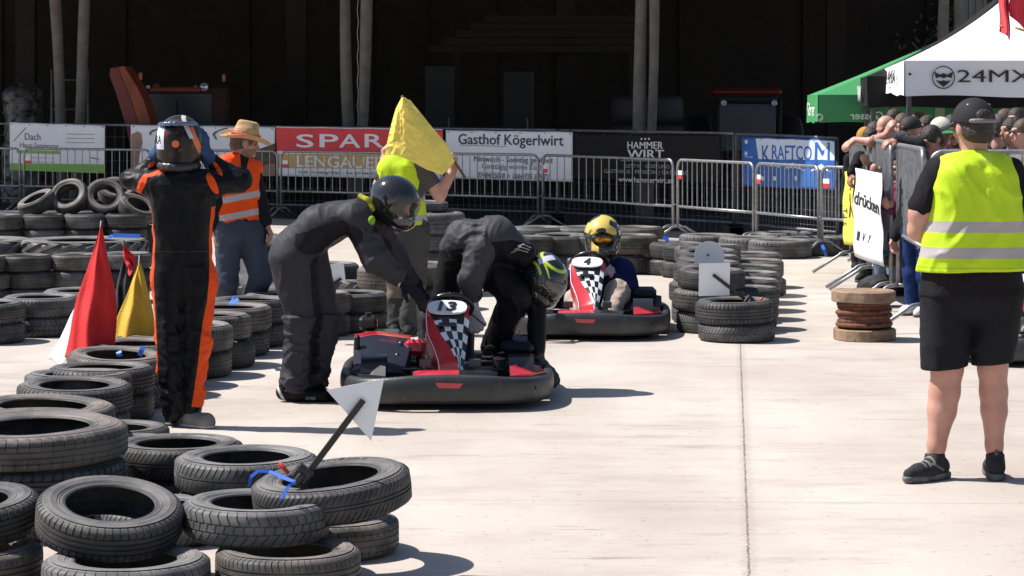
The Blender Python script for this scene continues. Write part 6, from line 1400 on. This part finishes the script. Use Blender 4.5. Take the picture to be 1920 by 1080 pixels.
def hy(q):
    m = np.full(len(q), -.1)
    for x0, k_, y0 in ((.055, .6, .05), (-.055, -.6, .05), (.100, .25, -.02), (-.10, -.25, -.02)): m = np.maximum(m, np.minimum(.0045 - np.abs(q[:, 0] - x0 - k_ * (q[:, 2] - .03) * .6), np.minimum(q[:, 2] + .05, .11 - q[:, 2])))
    m = np.maximum(m, np.minimum(.006 - np.abs(q[:, 2] - .118 - .1 * q[:, 1]), .1 - np.abs(q[:, 1] + .02)))
    return m
def hw_(q): return np.minimum(np.minimum(.022 - np.abs(q[:, 1] + .03), q[:, 2] - .09), -.01 + q[:, 0])
h, Rh, g = helmet(HC, fwh, uph, p, mat('black helmet with yellow lines', (.014, .014, .017), .12, coat=.6, noise=(9., (.035, .04, .045), .5, .7), masks=[('y', (.42, .55, .02), .25), ('w', (.50, .50, .62), .25)]), M_vis, 1.05, masks={'y': hy, 'w': hw_})
sub_blob('face_shield', [e_(g(0, .012, -.045), (.126, .158, .098), Rh)], M_vclr, h, p, vox=.006, sub=[e_(g(0, .006, -.043), (.122, .158, .097), Rh)], clip=[(g(0, .075, 0), Rh @ np.array((0, -1., 0))), (g(0, 0, -.030), Rh @ np.array((0, 0, 1.)))])
gl2 = cmat('grey white glove', (.42, .42, .45), .6, masks=[('d', (.03, .03, .035), .6)])
blob('glove', [c_(J(883, 556, -.16), J(884, 572, -.17), .048, .044)] + hand(J(884, 572, -.17), (.25, -.2, -.95), (-.2, -.9, .2), 1.25, .75, 1, .011), gl2, p, .007, .014, attrs={'d': lambda P: .006 - np.abs((P[:, 2] - Z(584)) + (P[:, 0] - X(885, d0)) * .8)})
blob('glove', [c_(J(1006, 660, -.12), J(1008, 674, -.14), .048, .044)] + hand(J(1008, 674, -.14), (.55, -.5, -.55), (.5, -.5, .7), 1.25, .35, -1, .0115), cmat('charcoal glove', (.06, .058, .056), .6), p, .007, .014)
for k_ in range(3): blob('sleeve_print', chain([J(958 + 6 * k_, 474 - 6 * k_, -.20), J(972 + 5 * k_, 468 - 5 * k_, -.205), J(990 + 3 * k_, 473 - 4 * k_, -.185)], [.004] * 3), mat('pale sleeve print', (.3, .26, .26), .5), p, .004, .004)
blob('cuff', [c_(J(877, 552, -.17), J(891, 552, -.17), .047)], M_blackm, p, .008, .02)
blob('shoe', [c_(J(924, 655, 0), J(916, 664, -.18), .048, .04), c_(J(925, 645, -.02), J(924, 658, 0), .05)], BW2, p, .008, .02, attrs={'w': lambda P: .006 - np.abs(P[:, 2] - Z(662))})
blob('shoe', [c_(J(838, 652, .22), J(836, 664, .05), .048, .04)], BW2, p, .009, .02, attrs={'w': lambda P: np.full(len(P), -.1)})

# ---------------------------------------------------------------- seated driver of kart 4
d0 = 18.75; J = lambda x, y, dd=0.: np.array(W(x, y, d0 + dd)); S = F / d0; Z = lambda y: at_row(S, y)
p = person('driver in blue sweater and golden helmet seated in kart number 4', (X(1125, d0), d0, 0))
tor = [c_(J(1106, 512, .05), J(1110, 595, .2), .115, .12), c_(J(1156, 512, .05), J(1152, 595, .2), .115, .12), c_(J(1130, 494, .04), J(1130, 590, .2), .085, .13), c_(J(1088, 506, .04), J(1172, 506, .04), .070)]
aL = chain([J(1088, 508, .08), J(1068, 552, -.02), J(1066, 520, -.16)], [.072, .06, .044]); aR = chain([J(1170, 510, .08), J(1182, 556, -.05), J(1153, 524, -.16)], [.078, .066, .046])
legs = chain([J(1112, 596, .15), J(1080, 562, -.35), J(1098, 606, -.66)], [.095, .072, .055]) + chain([J(1148, 596, .15), J(1158, 548, -.32), J(1140, 606, -.66)], [.10, .082, .058])
HC = J(1130, 444, -.10); fwh = nz((-.02, -1, -.14)); hp, hs, hd = head(HC, frame(fwh)); suit = tor + legs + aL + aR
blob('body', [(*q[:3], q[3] - .015, q[4] - .015) for q in suit] + hp + [c_(J(1130, 480, .06), HC, .055)], SKIN, p, .012, .022, attrs={'dark': hd}, sub=hs)
blob('sweater', tor + aL + aR, cmat('royal blue sweater', (.011, .019, .085), .8, masks=[('pale', (.40, .48, .62), .8), ('strap', (.015, .025, .10), .7)]), p, .011, .03, grow=.006, noise=folds(.016, 8., seed=31), attrs={'pale': lambda P: np.minimum(np.minimum(X(1118, d0) - P[:, 0], P[:, 0] - X(1082, d0)), np.minimum(P[:, 2] - Z(528), .1)), 'strap': lambda P: .012 - np.abs(P[:, 0] - X(1096, d0) - (P[:, 2] - Z(500)) * .25)})
blob('trousers', legs + [c_(J(1115, 600, .18), J(1146, 600, .18), .11)], cmat('beige trousers', (.42, .33, .27), .85), p, .011, .03, grow=.006, noise=folds(.014, 9., seed=33))
def hg(q):
    n_ = vn(q + 3, 16., 7); return np.where(q[:, 2] > .035, (.50 - n_) * .06, (.32 - n_) * .06 - np.maximum(0, .03 - np.abs(q[:, 0])) * 2)
h, Rh, g = helmet(HC, fwh, (0, 0, 1), p, mat('black helmet with gold pattern', (.015, .014, .013), .2, coat=.5, masks=[('g', (.62, .46, .10), .25)]), None, 1.17, masks={'g': hg})
sub_blob('chin_guard', [e_(g(0, .11, -.085), (.062, .07, .04), Rh)], mat('black chin guard', (.015, .015, .015), .3), h, p, vox=.006)
sub_blob('goggle_frame', [e_(g(0, .085, .008), (.104, .062, .050), Rh)], M_black, h, p, vox=.006, sub=[e_(g(0, .15, .006), (.084, .05, .034), Rh)])
sub_blob('goggle_lens', [e_(g(0, .085, .006), (.094, .058, .038), Rh)], mat('amber mirror lens', (.75, .30, .02), .12, metal=.6, noise=(11., (.16, .09, .015), .42, .56)), h, p, vox=.005)
sub_blob('goggle_strap', chain([g(.118 * math.sin(a), -.01 + .145 * math.cos(a), .014) for a in np.linspace(.75, 5.5, 17)], [.012] * 17), M_blackm, h, p, vox=.007, k=.006)
gl3 = cmat('pink white glove', (.55, .40, .46), .7)
blob('glove', hand(J(1154, 530, -.14), (-.3, -.3, .8), (.9, -.4, .2), 1.2, .9, 1, .011) + [c_(J(1156, 534, -.13), J(1153, 526, -.15), .036)], gl3, p, .008, .014)
blob('glove', hand(J(1066, 524, -.14), (.3, -.3, .8), (-.9, -.4, .2), 1.2, .9, -1, .011) + [c_(J(1066, 528, -.13), J(1066, 520, -.15), .036)], gl3, p, .008, .014)
shoe(p, J(1098, 612, -.68), J(1100, 598, -.80), BLK, SOLE); shoe(p, J(1140, 612, -.68), J(1140, 598, -.80), BLK, SOLE)

# ---------------------------------------------------------------- spectators behind the tall barriers
def spectator(label, px, py, d, fw, skin, top, legm, hairf=None, beard=0, arms=None, sleeve=1., ground=0., lean=.0, s=1., sh=(.16, .07)):
    """px,py = head centre in the photograph"""
    C = np.array(W(px, py, d)); R = frame(fw); p = person(label, (C[0], C[1], 0), 'spectators behind the tall barriers')
    fh = nz((R[:, 1][0], R[:, 1][1], 0)); rt_ = nz((R[:, 0][0], R[:, 0][1], 0)); up = np.array((0, 0, 1.))
    nk = C - up * .12 * s - fh * (.02 + lean * .25); shd = nk - up * .10 * s; hipz = ground + (C[2] - ground) * .53; hip = np.array((shd[0], shd[1], hipz)) - fh * lean
    hw_s = .17 * s
    L_, R_ = shd - rt_ * hw_s, shd + rt_ * hw_s; tor = [c_(L_ * .55 + R_ * .45 - up * .08, hip - rt_ * .075, .10 * s, .11 * s), c_(L_ * .45 + R_ * .55 - up * .08, hip + rt_ * .075, .10 * s, .11 * s), c_(L_, R_, .06 * s), c_(L_ * .75 + R_ * .25 - up * .07, hip - rt_ * .08, .10 * s, .10 * s), c_(L_ * .25 + R_ * .75 - up * .07, hip + rt_ * .08, .10 * s, .10 * s)]
    legs = []
    for sx in (-1, 1):
        h0 = hip + rt_ * sx * .09; k_ = h0 * .5 + np.array((h0[0], h0[1], ground)) * .5 + fh * .02; a_ = np.array((h0[0], h0[1], ground + .09)); legs += chain([h0, k_, a_], [.10 * s, .07 * s, .05 * s])
    AR = []; HD = []; SL = []
    for sx in (-1, 1):
        s0 = shd + rt_ * sx * hw_s
        if arms and arms.get(sx): e0, w0, hf, hu = arms[sx]
        else: e0 = s0 - up * .28 * s + rt_ * sx * .04; w0 = e0 - up * .22 * s + fh * .12; hf, hu = (0, 0, -1), rt_ * sx
        e0 = np.array(e0); w0 = np.array(w0); AR += chain([s0, e0, w0], [.052 * s, .043 * s, .030 * s]); HD += hand(w0, hf, hu, s, .55, -sx, .0095)
        m_ = e0 if sleeve < .6 else w0; SL += chain([s0, e0 if sleeve >= .6 else s0 * .45 + e0 * .55] + ([w0] if sleeve >= .6 else []), [.066 * s, .058 * s] + ([.044 * s] if sleeve >= .6 else []))
    hp, hs, hd = head(C, R, s, beard)
    blob('body', [(*q[:3], q[3] - .012, q[4] - .012) for q in tor + legs] + AR + HD + hp + [c_(C - R[:, 1] * .02, nk - up * .04, .052 * s, .06 * s)], skin, p, .012, .02, attrs={'dark': hd}, sub=hs)
    blob('top', tor + SL, top, p, .015, .03, noise=folds(.012, 8., seed=int(px)))
    blob('trousers', legs + [c_(hip - rt_ * .07, hip + rt_ * .07, .11 * s)], legm, p, .016, .03, grow=.008, noise=folds(.012, 8., seed=int(px) + 1))
    for sx in (-1, 1):
        h0 = hip + rt_ * sx * .09; a_ = np.array((h0[0], h0[1], ground + .042)); shoe(p, a_ - fh * .05, a_ + fh * .13, arms.get('shoe', BLK) if arms else BLK, SOLE, ank=a_ + up * .05)
    return p, C, R
BT = cmat('black hoodie', (.014, .014, .016)); NV = cmat('navy sweatshirt', (.02, .025, .05)); GT = cmat('grey shirt', (.14, .14, .15)); JN = cmat('washed jeans', (.16, .20, .28)); DK = cmat('dark trousers', (.03, .028, .03)); BLU = cmat('blue trousers', (.014, .034, .12)); PK = cmat('purple jumper', (.16, .03, .07)); TEAL = cmat('teal shoe', (.05, .20, .24)); BRN = cmat('brown shoe', (.14, .10, .075)); WHS = cmat('white shoe', (.6, .6, .62)); RD = cmat('red brown shirt', (.14, .04, .03))
Wn = lambda x, y, d: np.array(W(x, y, d))
# bald spectator leaning on the rail
p, C, R = spectator('bald spectator leaning bare forearms on the barrier, head bowed', 1661, 240, 22.6, (-.6, -.45, -.45), SKIN, GT, JN, arms={1: (Wn(1640, 262, 22.5), Wn(1662, 252, 22.3), (.3, -.3, .8), (-.5, -.5, .5)), -1: (Wn(1632, 266, 22.2), Wn(1603, 262, 22.3), (-.8, -.3, -.5), (0, -.3, .8)), 'shoe': TEAL}, sleeve=.3, ground=.0)
p, C, R = spectator('brown haired spectator just right of the bald one, face hidden by a cap', 1692, 236, 24.0, (-.5, -.8, -.3), SKIN, RD, DK); hair(C, R, HAIR_B, p)
p, C, R = spectator('spectator in a black cap with a small red mark facing left', 1707, 246, 21.9, (-.85, -.45, -.25), SKIN, NV, DK); cp = cap(C, R, M_blackm, p, 1.05)
sub_blob('cap_mark', [e_(C + R @ np.array((-.04, .10, .065)), (.014, .01, .014))], mat('red cap mark', (.5, .03, .03), .6), cp, p, vox=.004)
p, C, R = spectator('dark haired spectator with a blue wristband reaching over the rail', 1746, 262, 20.5, (-.75, -.5, -.5), SKIN2, cmat('charcoal jumper', (.03, .03, .036)), DK, arms={1: (Wn(1722, 274, 20.4), Wn(1682, 262, 20.4), (-.9, -.2, -.25), (0, -.3, 1)), -1: None}, ground=0.); hair(C, R, HAIR_D, p, low=-.05, fr=.06)
blob('wristband', [c_(Wn(1683, 258, 20.4), Wn(1683, 267, 20.4), .030)], M_rib, p, .008, .01)
p, C, R = spectator('spectator in a white and green cap beside the yellow vest', 1765, 248, 21.4, (.45, -.85, -.1), SKIN, GT, DK, beard=1); cap(C, R, cmat('cream cap cloth', (.55, .52, .45)), p, 1.05, bm=cmat('green cap brim', (.05, .20, .08)))
p, C, R = spectator('curly haired spectator hanging a black sleeve over the far barrier', 1634, 262, 23.6, (-.7, -.6, -.4), SKIN2, BT, DK, arms={1: (Wn(1612, 296, 23.3), Wn(1596, 324, 23.2), (-.2, -.2, -.9), (-.8, -.3, 0)), -1: (Wn(1640, 285, 23.2), Wn(1628, 274, 23.0), (-.5, -.4, .5), (0, -.3, 1))}); hair(C, R, HAIR_D, p, low=-.04)
p, C, R = spectator('spectator in an ochre cap at the far end of the barrier', 1622, 262, 25.4, (-.3, -.9, -.1), SKIN2, BT, DK, s=.95); cap(C, R, cmat('ochre cap', (.40, .22, .04)), p, 1.05, brim=False)
p, C, R = spectator('grey haired spectator facing away, right of the marshal cap', 1872, 240, 21.0, (.35, .9, 0), SKIN, BT, DK); hair(C, R, HAIR_G, p, low=-.05)
p, C, R = spectator('shaded dark haired spectator between the grey haired one and the sunglasses', 1897, 246, 20.6, (-.9, -.35, -.05), SKIN2, BT, DK); hair(C, R, HAIR_D, p, low=-.03, fr=.06)
p, C, R = spectator('spectator with sunglasses and cropped hair at the right edge', 1918, 250, 19.9, (-.95, -.25, .0), SKIN, GT, DK); hair(C, R, HAIR_B, p, low=-.01, fr=.07)
blob('sunglasses', [e_(C + R @ np.array((-.032, .098, .012)), (.024, .012, .017), R), e_(C + R @ np.array((.032, .098, .012)), (.024, .012, .017), R), c_(C + R @ np.array((-.06, .085, .016)), C + R @ np.array((-.078, 0, .012)), .004), c_(C + R @ np.array((.06, .085, .016)), C + R @ np.array((.078, 0, .012)), .004), c_(C + R @ np.array((-.03, .10, .016)), C + R @ np.array((.03, .10, .016)), .005)], M_vis, p, .005, .006)
for px, py, d, lab, m_ in ((1655, 262, 24.3, 'spectator in the second row behind the bald one, hood over the head', BT), (1845, 262, 22.5, 'spectator in black hidden behind the marshal in the foreground', BT)):
    p, C, R = spectator(lab, px, py, d, (-.3, -.9, -.3), SKIN2, m_, DK); hair(C, R, HAIR_D, p, low=-.05, fr=.07)
for i_, (px, py, d, fw_, lab, m_, hm_) in enumerate(((1676, 226, 25.2, (-.6, -.7, -.2), 'shaded spectator deep behind the bald one under the black tent', DK, HAIR_D), (1722, 232, 24.4, (-.5, -.8, -.1), 'shaded spectator behind the black cap with the red mark', NV, HAIR_B), (1738, 240, 23.2, (-.8, -.5, -.1), 'shaded spectator left of the cream cap, second row', BT, HAIR_D),
      (1785, 238, 23.6, (.3, -.9, 0), 'shaded spectator right of the cream cap, second row', RD, HAIR_D), (1858, 232, 23.8, (.5, .8, 0), 'tall shaded spectator behind the grey haired one', DK, HAIR_D), (1884, 228, 23.0, (-.7, -.6, 0), 'shaded spectator behind the dark haired one at the right', BT, HAIR_B), (1905, 226, 22.8, (-.6, -.7, 0), 'dark capped spectator behind the sunglasses', NV, HAIR_D), (1640, 250, 24.8, (-.8, -.5, -.2), 'shaded spectator beside the ochre cap', GT, HAIR_D))):
    p, C, R = spectator(lab, px, py, d, fw_, SKIN2 if i_ % 2 else SKIN, m_, DK); hair(C, R, hm_, p, low=-.045, fr=.06)
# children standing on the barrier feet, hands on the bars
def child(label, px, py, d, top, legm, sh, hp_, gz=.33):
    C = np.array(W(px, py, d)); p, C, R = spectator(label, px, py, d, (-.9, -.3, -.15), SKIN, top, legm, s=.82, ground=gz, arms={1: (C + np.array((-.10, .12, -.32)), np.array(W(*hp_[0])), (-.6, -.2, .6), (-.6, -.6, .2)), -1: (C + np.array((-.10, -.12, -.32)), np.array(W(*hp_[1])), (-.6, -.2, .6), (-.6, -.6, .2)), 'shoe': sh}); hair(C, R, HAIR_B, p, .82)
child('child in washed jeans and teal shoes standing on the barrier foot', 1668, 312, 22.0, GT, JN, TEAL, ((1632, 310, 22.3), (1650, 330, 21.5)))
child('child in dark trousers and brown shoes standing on the barrier foot', 1688, 318, 21.2, PK, DK, BRN, ((1662, 352, 21.3), (1672, 394, 20.5)))
p, C, R = spectator('spectator in blue trousers and white shoes behind the edge on barrier', 1722, 300, 19.9, (-.8, -.5, -.2), SKIN, BT, BLU, s=.9, arms={'shoe': WHS, 1: None, -1: None}); hair(C, R, HAIR_D, p, .9)
